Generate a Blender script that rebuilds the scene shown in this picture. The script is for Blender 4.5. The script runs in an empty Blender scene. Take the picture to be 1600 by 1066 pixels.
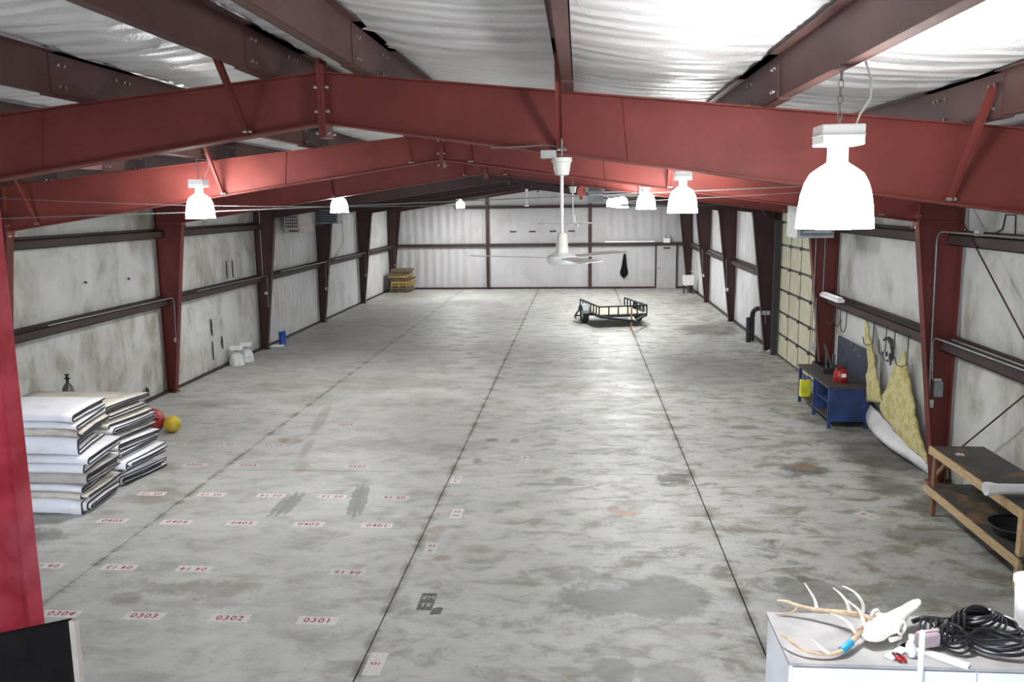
import bpy, bmesh, math, random
from mathutils import Vector, Matrix, noise
random.seed(7)
R = math.radians
scene = bpy.context.scene
COL = scene.collection

# ------------------------------------------------------------------ camera
cam_d = bpy.data.cameras.new('camera'); cam = bpy.data.objects.new('camera', cam_d); COL.objects.link(cam)
cam_d.sensor_width = 36.0; cam_d.lens = 1323.65 / 1600 * 36.0; cam_d.clip_start = 0.05; cam_d.clip_end = 200
_yaw, _pit, _rol = R(4.606), R(9.2282), R(-0.7283)
_fw = Vector((-math.sin(_yaw) * math.cos(_pit), math.cos(_yaw) * math.cos(_pit), -math.sin(_pit)))
_r = Vector((math.cos(_yaw), math.sin(_yaw), 0)); _u = _r.cross(_fw)
_r2 = math.cos(_rol) * _r + math.sin(_rol) * _u; _u2 = -math.sin(_rol) * _r + math.cos(_rol) * _u
_m = Matrix((_r2, _u2, -_fw)).transposed().to_4x4(); _m.translation = Vector((2.0607, 0, 4.3))
cam.matrix_world = _m
scene.camera = cam

# ------------------------------------------------------------------ world, assumed daylight, exposure
world = bpy.data.worlds.new('world'); scene.world = world; world.use_nodes = True
world.node_tree.nodes['Background'].inputs[0].default_value = (0.62, 0.72, 0.9, 1)
world.node_tree.nodes['Background'].inputs[1].default_value = 1.0
LAMP_DOWN = 75.0           # watts thrown down through the open mouth of each shade
LAMP_POWER = 64.0          # emission strength of the glowing lamp shades
def area(name, loc, rot, sx, sy, power, col):
    d = bpy.data.lights.new(name, 'AREA'); d.shape = 'RECTANGLE'; d.size = sx; d.size_y = sy; d.energy = power; d.color = col
    o = bpy.data.objects.new(name, d); COL.objects.link(o); o.location = loc; o.rotation_euler = rot; return o
# unseen area lights added behind the camera as assumed doorway and window daylight
area('assumed_window_daylight', (0.0, -4.85, 3.9), (R(72), 0, 0), 9.0, 1.4, 30, (0.78, 0.87, 1.0))
area('assumed_doorway_daylight', (-1.2, -4.85, 1.3), (R(88), 0, 0), 4.0, 2.4, 1000, (0.78, 0.87, 1.0))
vs = scene.view_settings
vs.view_transform = 'Standard'; vs.look = 'None'; vs.exposure = 0.5; vs.gamma = 1.0; vs.use_curve_mapping = False

# ------------------------------------------------------------------ mesh helpers
LOC = {}
def thing(name, label, cat, loc=(0, 0, 0), group=None):
    o = bpy.data.objects.new(name, None); COL.objects.link(o); o.location = loc; o.empty_display_size = 0.1
    LOC[o.name] = Vector(loc); o['label'] = label; o['category'] = cat
    if group: o['group'] = group
    return o
def tag(o, label, cat, group=None):
    o['label'] = label; o['category'] = cat
    if group: o['group'] = group
    return o
def adopt(o, parent):
    o.parent = parent
    if parent.name in LOC: o.matrix_parent_inverse = Matrix.Translation(-LOC[parent.name])
    return o
def copy_tree(o, parent=None):
    c = o.copy(); COL.objects.link(c)
    if parent: c.parent = parent
    for ch in list(o.children): copy_tree(ch, c)
    return c

class MB:
    def __init__(s): s.v = []; s.f = []
    def add(s, vs_, fs_):
        n = len(s.v); s.v += [tuple(v) for v in vs_]; s.f += [tuple(i + n for i in f) for f in fs_]; return s
    def box(s, x0, x1, y0, y1, z0, z1):
        return s.add([(x0, y0, z0), (x1, y0, z0), (x1, y1, z0), (x0, y1, z0), (x0, y0, z1), (x1, y0, z1), (x1, y1, z1), (x0, y1, z1)],
                     [(0, 3, 2, 1), (4, 5, 6, 7), (0, 1, 5, 4), (1, 2, 6, 5), (2, 3, 7, 6), (3, 0, 4, 7)])
    def obox(s, c, sx, sy, sz, rot):
        c = Vector(c); n = len(s.v); s.box(-sx / 2, sx / 2, -sy / 2, sy / 2, -sz / 2, sz / 2)
        for i in range(n, len(s.v)): s.v[i] = tuple(c + rot @ Vector(s.v[i]))
        return s
    def bar(s, p, q, w, h, up=(0, 0, 1)):
        p = Vector(p); q = Vector(q); d = (q - p); L = d.length; d.normalize(); up = Vector(up)
        if abs(d.dot(up)) > .99: up = Vector((1, 0, 0))
        x = d.cross(up).normalized(); z = x.cross(d)
        m = Matrix((x, d, z)).transposed()
        return s.obox((p + q) / 2, w, L, h, m)
    def cyl(s, p, q, r0, r1=None, n=12, caps=True):
        r1 = r0 if r1 is None else r1; p = Vector(p); q = Vector(q); d = (q - p).normalized()
        a = d.cross(Vector((0, 0, 1)) if abs(d.z) < .9 else Vector((1, 0, 0))).normalized(); b = d.cross(a)
        vs_ = []
        for c, r in ((p, r0), (q, r1)):
            for i in range(n): t = 2 * math.pi * i / n; vs_.append(c + (a * math.cos(t) + b * math.sin(t)) * r)
        fs = [(i, (i + 1) % n, n + (i + 1) % n, n + i) for i in range(n)]
        if caps: fs += [tuple(range(n))[::-1], tuple(range(n, 2 * n))]
        return s.add(vs_, fs)
    def lathe(s, prof, c=(0, 0, 0), n=24, sx=1, sy=1):
        vs_ = []; fs = []; k = len(prof)
        for i in range(n):
            t = 2 * math.pi * i / n
            for r, z in prof: vs_.append((c[0] + r * math.cos(t) * sx, c[1] + r * math.sin(t) * sy, c[2] + z))
        for i in range(n):
            j = (i + 1) % n
            for m in range(k - 1): fs.append((i * k + m, j * k + m, j * k + m + 1, i * k + m + 1))
        return s.add(vs_, fs)
    def tube(s, pts, r, n=8, closed=False, flat=None):
        pts = [Vector(p) for p in pts]; k = len(pts); rs = r if isinstance(r, (list, tuple)) else [r] * k
        vs_ = []; a = None
        for i, p in enumerate(pts):
            if closed: d = pts[(i + 1) % k] - pts[i - 1]
            else: d = pts[min(i + 1, k - 1)] - pts[max(i - 1, 0)]
            d.normalize()
            if a is None: a = d.cross(Vector((0, 0, 1)) if abs(d.z) < .9 else Vector((1, 0, 0)))
            a = (a - d * a.dot(d)).normalized(); b = d.cross(a)
            for j in range(n):
                t = 2 * math.pi * j / n
                vs_.append(p + (a * math.cos(t) * (flat or 1) + b * math.sin(t)) * rs[i])
        fs = []
        for i in range(k if closed else k - 1):
            i2 = (i + 1) % k
            for j in range(n): j2 = (j + 1) % n; fs.append((i * n + j, i * n + j2, i2 * n + j2, i2 * n + j))
        if not closed: fs += [tuple(range(n))[::-1], tuple(range((k - 1) * n, k * n))]
        return s.add(vs_, fs)
    def prism(s, poly, axis, a, b):
        k = len(poly)
        def P(u, v, w): return {'x': (w, u, v), 'y': (u, w, v), 'z': (u, v, w)}[axis]
        vs_ = [P(u, v, a) for u, v in poly] + [P(u, v, b) for u, v in poly]
        return s.add(vs_, [tuple(range(k))[::-1], tuple(range(k, 2 * k))] + [(i, (i + 1) % k, k + (i + 1) % k, k + i) for i in range(k)])
    def grid(s, fn, nu, nv):
        vs_ = [fn(i / nu, j / nv) for i in range(nu + 1) for j in range(nv + 1)]
        return s.add(vs_, [(i * (nv + 1) + j, (i + 1) * (nv + 1) + j, (i + 1) * (nv + 1) + j + 1, i * (nv + 1) + j + 1) for i in range(nu) for j in range(nv)])
    def ball(s, c, r, n=12, m=8, sz=1.0):
        return s.lathe([(max(1e-4, r * math.sin(math.pi * i / m)), -r * sz * math.cos(math.pi * i / m)) for i in range(m + 1)], c, n)
    def mesh(s, name, mat, smooth=True, ang=35):
        me = bpy.data.meshes.new(name); me.from_pydata(s.v, [], s.f)
        bm = bmesh.new(); bm.from_mesh(me); bmesh.ops.recalc_face_normals(bm, faces=bm.faces); bm.to_mesh(me); bm.free()
        if smooth:
            me.polygons.foreach_set('use_smooth', [True] * len(me.polygons)); me.set_sharp_from_angle(angle=R(ang))
        me.materials.append(mat); me.update(); return me
    def build(s, name, mat, parent=None, smooth=True, ang=35):
        o = bpy.data.objects.new(name, s.mesh(name, mat, smooth, ang)); COL.objects.link(o)
        if parent: adopt(o, parent)
        return o
def struct(o): o['kind'] = 'structure'; return o

# ------------------------------------------------------------------ materials
def newmat(name):
    m = bpy.data.materials.new(name); m.use_nodes = True; nt = m.node_tree; b = nt.nodes['Principled BSDF']; return m, nt, b
def N(nt, typ, **kw):
    n = nt.nodes.new(typ)
    for k, v in kw.items(): setattr(n, k, v)
    return n
def setin(n, i, v): n.inputs[i].default_value = v
def rgba(c): return (c[0], c[1], c[2], 1)
def mixc(nt, fac, a, b, mode='MIX'):
    n = N(nt, 'ShaderNodeMix', data_type='RGBA', blend_type=mode)
    for sock, val in ((n.inputs[0], fac), (n.inputs[6], a), (n.inputs[7], b)):
        if hasattr(val, 'is_output'): nt.links.new(val, sock)
        else: sock.default_value = val if not isinstance(val, tuple) else rgba(val)
    return n.outputs[2]
def ramp(nt, val, lo, hi, a=0.0, b=1.0):
    n = N(nt, 'ShaderNodeMapRange'); n.interpolation_type = 'SMOOTHSTEP'
    nt.links.new(val, n.inputs[0]); setin(n, 1, lo); setin(n, 2, hi); setin(n, 3, a); setin(n, 4, b); return n.outputs[0]
def math2(nt, op, a, b):
    n = N(nt, 'ShaderNodeMath', operation=op)
    for sock, val in ((n.inputs[0], a), (n.inputs[1], b)):
        if hasattr(val, 'is_output'): nt.links.new(val, sock)
        else: sock.default_value = val
    return n.outputs[0]
def pos(nt): return N(nt, 'ShaderNodeNewGeometry').outputs['Position']
def mapped(nt, vec, scale):
    n = N(nt, 'ShaderNodeVectorMath', operation='MULTIPLY'); nt.links.new(vec, n.inputs[0]); n.inputs[1].default_value = scale; return n.outputs[0]
def noise_tex(nt, vec, scale, detail=4, rough=.55, dist=0):
    n = N(nt, 'ShaderNodeTexNoise'); setin(n, 'Scale', scale); setin(n, 'Detail', detail); setin(n, 'Roughness', rough); setin(n, 'Distortion', dist)
    if vec is not None: nt.links.new(vec, n.inputs['Vector'])
    return n
def bump(nt, b, h, strength, dist=.01):
    n = N(nt, 'ShaderNodeBump'); setin(n, 'Strength', strength); setin(n, 'Distance', dist); nt.links.new(h, n.inputs['Height']); nt.links.new(n.outputs[0], b.inputs['Normal'])

def simple(name, col, rough=.6, metal=0, var=.15, scale=6, spec=.5, emit=None):
    m, nt, b = newmat(name)
    nz = noise_tex(nt, pos(nt), scale, 5)
    c = mixc(nt, ramp(nt, nz.outputs[0], .35, .65), tuple(x * (1 - var) for x in col), tuple(min(1, x * (1 + var)) for x in col))
    nt.links.new(c, b.inputs['Base Color']); setin(b, 'Roughness', rough); setin(b, 'Metallic', metal); setin(b, 'Specular IOR Level', spec)
    if emit: setin(b, 'Emission Color', rgba(col)); setin(b, 'Emission Strength', emit)
    return m

def steel_mat(name, col, dust, rough):
    m, nt, b = newmat(name); p = pos(nt)
    a = noise_tex(nt, p, 1.3, 5); f = noise_tex(nt, mapped(nt, p, (1, 1, .25)), 14, 6, .65)
    c = mixc(nt, ramp(nt, a.outputs[0], .3, .75), tuple(x * .8 for x in col), tuple(x * 1.15 for x in col))
    c = mixc(nt, ramp(nt, f.outputs[0], .58, .8, 0, .45), c, dust)
    nt.links.new(c, b.inputs['Base Color']); setin(b, 'Roughness', rough); setin(b, 'Specular IOR Level', .22)
    bump(nt, b, f.outputs[0], .08); return m

M = {}
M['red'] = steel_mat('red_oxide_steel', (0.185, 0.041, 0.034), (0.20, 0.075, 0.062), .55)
M['colred'] = steel_mat('shaded_red_column_paint', (0.12, 0.028, 0.024), (0.12, 0.05, 0.045), .55)  # same frame paint; the columns' weaker light is put into a darker red
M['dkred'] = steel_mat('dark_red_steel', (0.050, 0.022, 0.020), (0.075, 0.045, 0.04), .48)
M['purlin'] = steel_mat('brown_purlin_steel', (0.125, 0.066, 0.060), (0.17, 0.115, 0.105), .5)
M['girt'] = steel_mat('dusty_girt_steel', (0.05, 0.033, 0.031), (0.15, 0.12, 0.11), .6)
M['rail'] = steel_mat('black_trailer_steel', (0.022, 0.024, 0.027), (0.05, 0.05, 0.05), .5)
M['galv'] = simple('galvanised_conduit', (0.24, 0.24, 0.235), .5, .5, .12, 20)
M['chrome'] = simple('bright_bolt_steel', (0.6, 0.6, 0.6), .3, .9)
M['white'] = simple('white_enamel', (0.78, 0.78, 0.77), .35, 0, .04)
M['cabinet'] = simple('white_cabinet_paint', (0.80, 0.80, 0.82), .4, 0, .06, 3)
M['cabtop'] = simple('worn_grey_laminate_top', (0.36, 0.35, 0.35), .5, 0, .12, 5)
M['fan'] = simple('off_white_fan_plastic', (0.72, 0.72, 0.66), .4, 0, .05)
M['fanblade'] = simple('grey_white_fan_blade', (0.5, 0.49, 0.47), .5, 0, .08)
M['black'] = simple('black_rubber', (0.012, 0.012, 0.014), .5, 0, .3)
M['blackcord'] = simple('black_belt_rubber', (0.014, 0.014, 0.018), .28, 0, .3)
M['blackpanel'] = simple('matt_black_panel', (0.006, 0.006, 0.0065), .8, 0, .2, 30, .15)
M['tyre'] = simple('tyre_rubber', (0.022, 0.022, 0.024), .8)
M['blue'] = simple('navy_blue_paint', (0.012, 0.032, 0.115), .5, 0, .3, 4)
M['bluebar'] = simple('bright_blue_plastic', (0.01, 0.05, 0.30), .4)
M['navy'] = simple('faded_navy_board', (0.022, 0.027, 0.048), .7, 0, .35, 5)
M['benchtop'] = None
M['redplastic'] = simple('red_plastic_can', (0.30, 0.012, 0.012), .35)
M['redball'] = simple('red_vinyl_buoy', (0.32, 0.03, 0.03), .45, 0, .2)
M['yelball'] = simple('yellow_vinyl_buoy', (0.55, 0.40, 0.03), .45, 0, .15)
M['yellow'] = simple('yellow_plastic_jug', (0.58, 0.55, 0.03), .4)
M['post'] = None
M['pale'] = simple('pale_edge_trim', (0.5, 0.46, 0.42), .6)
M['hem'] = simple('black_hem_tape', (0.010, 0.012, 0.022), .6)
M['tank'] = simple('grey_gas_cylinder', (0.11, 0.11, 0.115), .4, .4, .2)
M['greybox'] = simple('grey_enamel_box', (0.16, 0.18, 0.19), .5, 0, .15)
M['ltgrey'] = simple('light_grey_box', (0.42, 0.43, 0.43), .5, 0, .1)
M['heater'] = simple('taupe_heater_casing', (0.36, 0.31, 0.29), .5, 0, .06)
M['orange'] = simple('orange_motor_paint', (0.45, 0.05, 0.015), .45)
M['grille'] = simple('dark_louver_opening', (0.02, 0.025, 0.024), .6)
M['bone'] = simple('bleached_bone', (0.80, 0.78, 0.70), .55, 0, .1, 30)
M['antler'] = None
M['bluetape'] = simple('blue_tape', (0.02, 0.30, 0.50), .35)
M['socket'] = simple('bone_hollow_shade', (0.42, 0.38, 0.33), .8)
M['mauve'] = simple('mauve_cloth', (0.42, 0.33, 0.36), .9)
M['basin'] = simple('black_rubber_basin', (0.012, 0.013, 0.016), .45)
M['glassy'] = simple('cloudy_glass_shade', (0.55, 0.57, 0.56), .15, 0, .15)
M['floorbase'] = simple('dark_joint_dirt', (0.035, 0.028, 0.02), .95)
M['doorframe'] = simple('black_door_frame', (0.018, 0.018, 0.018), .5)
M['redtext'] = simple('faded_red_stencil', (0.30, 0.045, 0.06), .8, 0, .5, 60)
M['darktext'] = simple('dark_stencil', (0.16, 0.06, 0.07), .8, 0, .5, 60)
M['tape'] = simple('worn_white_tape', (0.56, 0.54, 0.53), .8, 0, .18, 40)
M['tapeworn'] = simple('very_worn_tape', (0.46, 0.45, 0.44), .85, 0, .2, 50)
M['tagdark'] = simple('dark_grey_floor_tag', (0.10, 0.10, 0.095), .8, 0, .4, 40)
M['tagtext'] = simple('pale_tag_letters', (0.42, 0.43, 0.41), .8, 0, .3, 50)
M['tear'] = simple('dark_tear_in_liner', (0.035, 0.04, 0.035), .9)
M['deck'] = simple('pale_bounce_deck', (0.58, 0.57, 0.55), .8)  # unseen deck, kept pale to bounce lamp light up to the ceiling
M['glass'] = simple('clear_bottle_glass', (0.7, 0.7, 0.75), .1)

def wood(name, c1, c2, rough=.7, ax=(1, 1, 1), stain=None):
    m, nt, b = newmat(name); p = pos(nt)
    n = noise_tex(nt, mapped(nt, p, ax), 9, 6, .6, .6); n2 = noise_tex(nt, p, 2.2, 4)
    c = mixc(nt, ramp(nt, n.outputs[0], .3, .7), c1, c2)
    if stain: c = mixc(nt, ramp(nt, n2.outputs[0], .52, .63), c, stain)
    nt.links.new(c, b.inputs['Base Color']); setin(b, 'Roughness', rough); bump(nt, b, n.outputs[0], .15); return m
M['lumber'] = wood('weathered_lumber', (0.34, 0.23, 0.12), (0.50, 0.37, 0.21), .75, (6, 1, 6))
M['lumberdk'] = wood('brown_lumber_post', (0.13, 0.065, 0.035), (0.22, 0.12, 0.065), .75, (6, 6, 1))
M['benchtop'] = wood('grimy_bench_board', (0.030, 0.029, 0.026), (0.055, 0.05, 0.044), .6, (5, 1, 5), (0.15, 0.085, 0.04))
M['cartop'] = wood('oily_steel_top', (0.03, 0.026, 0.024), (0.055, 0.045, 0.04), .55)
M['pallet1'] = wood('pallet_wood_yellow', (0.36, 0.24, 0.08), (0.50, 0.36, 0.13), .8, (1, 6, 6))
M['pallet2'] = wood('pallet_wood_grey', (0.12, 0.085, 0.055), (0.21, 0.16, 0.10), .8, (1, 6, 6))
M['antler'] = wood('antler_horn', (0.33, 0.21, 0.12), (0.55, 0.42, 0.29), .5, (1, 1, 1))
M['antip'] = wood('polished_antler_tip', (0.62, 0.52, 0.44), (0.76, 0.68, 0.60), .4)
M['ply'] = wood('pale_plywood_deck', (0.30, 0.285, 0.22), (0.40, 0.38, 0.30), .8, (6, 1, 1))

def post_mat():
    m, nt, b = newmat('red_painted_post'); p = pos(nt)
    n = noise_tex(nt, p, 9, 6, .6, .3); n2 = noise_tex(nt, p, 3, 3)
    c = mixc(nt, ramp(nt, n.outputs[0], .35, .7), (0.34, 0.018, 0.034), (0.50, 0.05, 0.08))
    c = mixc(nt, ramp(nt, n2.outputs[0], .5, .7, 0, .6), c, (0.58, 0.14, 0.20))
    nt.links.new(c, b.inputs['Base Color']); setin(b, 'Roughness', .6); setin(b, 'Specular IOR Level', .2); bump(nt, b, n.outputs[0], .15); return m
M['post'] = post_mat()

def liner(name, base, grime, gamt, zstreak=True, gloss=.45, scrim=55):
    m, nt, b = newmat(name); p = pos(nt)
    big = noise_tex(nt, mapped(nt, p, (1, 1, .9)), .7, 6, .6, .6); mid = noise_tex(nt, mapped(nt, p, (1, 1, .45)) if zstreak else p, 2.6, 6, .6, .4)
    g = math2(nt, 'MULTIPLY', ramp(nt, big.outputs[0], .38, .64), ramp(nt, mid.outputs[0], .28, .66))
    c = mixc(nt, ramp(nt, mid.outputs[0], .3, .7), tuple(x * .93 for x in base), base)
    c = mixc(nt, math2(nt, 'MULTIPLY', g, gamt), c, grime)
    sp = noise_tex(nt, p, 16, 4, .7)
    c = mixc(nt, ramp(nt, sp.outputs[0], .68, .78, 0, gamt * .7), c, (0.10, 0.085, 0.06))
    nt.links.new(c, b.inputs['Base Color']); setin(b, 'Roughness', gloss); setin(b, 'Specular IOR Level', .35)
    w = noise_tex(nt, p, scrim, 2); bump(nt, b, w.outputs[0], .12, .004); return m
M['liner_dirty'] = liner('grimy_white_insulation_liner', (0.57, 0.58, 0.56), (0.23, 0.205, 0.15), .85)
M['liner_clean'] = liner('white_insulation_liner', (0.60, 0.60, 0.61), (0.33, 0.31, 0.28), .5)
M['liner_back'] = liner('back_wall_insulation_liner', (0.47, 0.46, 0.47), (0.30, 0.26, 0.23), .45)
M['fibre'] = None
def roof_mat():
    m, nt, b = newmat('white_roof_insulation_facing'); p = pos(nt)
    ck = N(nt, 'ShaderNodeTexVoronoi', feature='F1'); setin(ck, 'Scale', 42); nt.links.new(p, ck.inputs['Vector'])
    big = noise_tex(nt, mapped(nt, p, (.5, 1.6, 1)), 1.1, 5)
    c = mixc(nt, ramp(nt, big.outputs[0], .35, .7), (0.82, 0.81, 0.82), (0.92, 0.92, 0.92))
    nt.links.new(c, b.inputs['Base Color']); setin(b, 'Roughness', .45); setin(b, 'Specular IOR Level', .5)
    wv = N(nt, 'ShaderNodeTexWave', wave_type='BANDS', bands_direction='Y'); setin(wv, 'Scale', 1.1); setin(wv, 'Distortion', 3.5); setin(wv, 'Detail', 3); setin(wv, 'Detail Scale', 1.2); nt.links.new(mapped(nt, p, (.35, 1, .35)), wv.inputs['Vector'])
    hsum = math2(nt, 'ADD', math2(nt, 'MULTIPLY', wv.outputs[1], 3.0), math2(nt, 'MULTIPLY', ck.outputs[0], .45))
    bump(nt, b, hsum, .75, .012); return m
M['roof'] = roof_mat()
def fibre_mat():
    m, nt, b = newmat('yellow_fibreglass_batt'); p = pos(nt)
    n = noise_tex(nt, p, 7, 6, .7, .4); n2 = noise_tex(nt, p, 40, 4, .7)
    c = mixc(nt, ramp(nt, n.outputs[0], .35, .65), (0.38, 0.32, 0.11), (0.60, 0.55, 0.30))
    c = mixc(nt, ramp(nt, n.outputs[0], .57, .72, 0, .85), c, (0.13, 0.12, 0.06))
    nt.links.new(c, b.inputs['Base Color']); setin(b, 'Roughness', .95); bump(nt, b, n2.outputs[0], .6, .02); return m
M['fibre'] = fibre_mat()
def blanket_mat(name, c1, c2):
    m, nt, b = newmat(name); p = pos(nt)
    n = noise_tex(nt, mapped(nt, p, (.6, 1, 1)), 3.5, 5, .6); n2 = noise_tex(nt, p, 30, 3)
    c = mixc(nt, ramp(nt, n.outputs[0], .45, .72), c1, c2)
    nt.links.new(c, b.inputs['Base Color']); setin(b, 'Roughness', .5); bump(nt, b, n2.outputs[0], .12, .006); return m
M['bl1'] = blanket_mat('white_vinyl_blanket', (0.78, 0.78, 0.82), (0.68, 0.66, 0.66))
M['bl2'] = blanket_mat('cream_soiled_blanket', (0.64, 0.60, 0.53), (0.42, 0.35, 0.27))
M['bl3'] = blanket_mat('grey_soiled_blanket', (0.46, 0.43, 0.40), (0.30, 0.27, 0.24))
M['doorpanel'] = simple('cream_insulated_door_panel', (0.56, 0.54, 0.38), .6, 0, .08, 3)
def lamp_mat():
    m, nt, b = newmat('glowing_lamp_shade'); setin(b, 'Base Color', (0.9, 0.9, 0.95, 1)); setin(b, 'Emission Color', (0.97, 0.98, 0.975, 1)); setin(b, 'Emission Strength', LAMP_POWER)
    return m
M['lamp'] = lamp_mat()

BLOTS={
 'wet':[(2.97,8.82,0.50,0.49,0.80,0.00),(2.23,8.70,0.34,0.38,0.80,0.00),(1.87,9.34,0.17,0.14,0.50,0.00),(2.16,9.39,0.13,0.14,0.60,0.00),(2.39,7.34,0.19,0.22,0.75,0.00),(2.88,7.28,0.29,0.18,0.70,0.00),(1.81,12.75,0.14,0.22,0.80,0.00),(1.69,12.59,0.48,0.06,0.80,0.00),(4.92,21.75,2.09,1.86,0.45,0.00),(5.07,19.37,1.15,0.67,0.30,0.00),(0.62,20.73,0.96,0.63,0.25,0.00),(1.99,16.39,0.76,0.70,0.25,0.00),(-2.30,11.45,0.045,0.40,0.8,0.02),(-2.20,11.55,0.06,0.48,0.9,0.02),(-2.10,11.6,0.05,0.45,0.8,0.02),(-1.27,11.76,0.045,0.62,0.85,0.15),(-1.19,11.76,0.05,0.7,0.95,0.15),(-1.12,11.8,0.045,0.62,0.85,0.15),(-0.28,14.52,0.69,0.48,0.30,0.00),(5.53,9.04,0.41,0.29,0.50,0.00),(6.23,9.12,0.35,0.29,0.60,0.00),(4.65,9.08,0.31,0.32,0.70,0.00),(3.86,7.98,0.10,0.18,0.40,0.00),(2.68,18.03,0.69,0.48,0.40,0.00)],
 'dark':[(3.61,12.96,0.28,0.35,1.00,0.00),(5.69,13.53,0.37,0.37,0.90,0.00),(7.28,14.30,0.83,1.19,0.85,0.00),(7.05,15.41,0.69,0.69,0.55,0.00),(6.70,12.73,0.42,0.48,0.60,0.00),(7.05,16.80,0.69,0.72,0.60,0.00),(6.46,28.74,1.06,1.46,0.75,0.00),(7.09,29.89,0.65,0.79,0.50,0.00),(-6.05,17.69,0.58,0.47,0.35,0.00),(2.96,9.94,0.12,0.05,0.40,0.00),(6.99,11.91,0.35,0.37,0.70,0.00),(6.44,10.71,0.49,0.30,0.50,0.00),(7.66,26.79,0.49,0.76,0.50,0.00),(-5.17,10.27,0.52,0.21,0.60,0.00),(4.62,9.84,0.09,0.08,0.60,0.00),(4.62,9.39,0.08,0.07,0.60,0.00),(4.40,10.00,0.07,0.08,0.50,0.00),(4.47,10.50,0.09,0.08,0.50,0.00),(5.25,10.45,0.14,0.08,0.40,0.00),(0.47,15.03,0.11,0.12,0.70,0.00),(0.89,15.00,0.09,0.13,0.70,0.00),(0.33,13.77,0.08,0.15,0.60,0.00),(3.76,9.61,0.07,0.07,0.50,0.00),(3.41,8.77,0.07,0.06,0.50,0.00)],
 'brown':[(-2.12,8.77,0.70,0.24,0.75,0.00),(-2.99,8.50,0.20,0.18,0.60,0.00),(-2.78,8.81,0.33,0.20,0.60,0.00),(-1.84,8.46,0.23,0.14,0.50,0.00),(-1.77,9.12,0.23,0.11,0.50,0.00),(0.77,10.06,0.24,0.16,0.50,0.00),(-3.00,19.91,2.04,0.88,0.45,0.00),(-5.07,19.43,1.09,0.71,0.50,0.00),(-4.10,18.37,1.03,0.63,0.45,0.00),(-1.74,19.93,1.41,0.66,0.40,0.00),(2.06,19.50,1.19,0.62,0.50,0.00),(-1.71,14.67,0.82,0.45,0.45,0.00),(-3.22,16.60,0.12,1.56,0.50,0.15),(-2.82,14.37,0.10,0.71,0.50,0.15),(-2.55,13.23,0.13,0.27,0.50,0.00),(-4.36,11.82,0.47,0.39,0.65,0.00),(-4.82,13.04,0.28,0.23,0.60,0.00),(6.91,19.30,0.86,0.94,0.45,0.00),(6.23,17.84,0.67,0.57,0.40,0.00),(-6.05,39.96,1.25,1.43,0.50,0.00),(-2.76,37.19,0.86,0.98,0.40,0.00),(7.07,37.38,0.96,0.98,0.50,0.00),(2.99,12.56,0.58,0.24,0.30,0.00),(3.80,11.51,0.45,0.25,0.30,0.00),(2.43,10.31,0.32,0.21,0.25,0.00),(3.19,8.13,0.33,0.13,0.40,0.00),(-1.37,17.93,1.69,0.60,0.30,0.00),(1.46,22.44,1.37,0.64,0.30,0.00),(-1.89,24.95,1.55,0.57,0.30,0.00),(-6.82,26.80,0.86,1.05,0.30,0.00),(-1.66,31.40,2.17,1.77,0.25,0.00)],
 'rust':[(0.37,9.77,0.14,0.08,0.70,0.00),(0.16,10.63,0.12,0.18,0.60,0.00),(-3.23,14.82,0.28,0.25,0.70,0.00),(0.22,11.24,0.20,0.10,0.50,0.00),(5.71,13.66,0.25,0.17,0.90,0.00),(2.54,11.55,0.10,0.15,0.70,0.00),(-2.41,13.13,0.23,0.10,0.60,0.00),(-3.26,13.52,0.18,0.10,0.40,0.00),(3.44,8.07,0.09,0.07,0.50,0.00),(5.26,12.65,0.29,0.12,0.30,0.00)],
 'orange':[(2.66,11.42,0.12,0.10,0.70,0.00),(2.76,11.36,0.12,0.08,0.75,0.00)],
}
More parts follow.
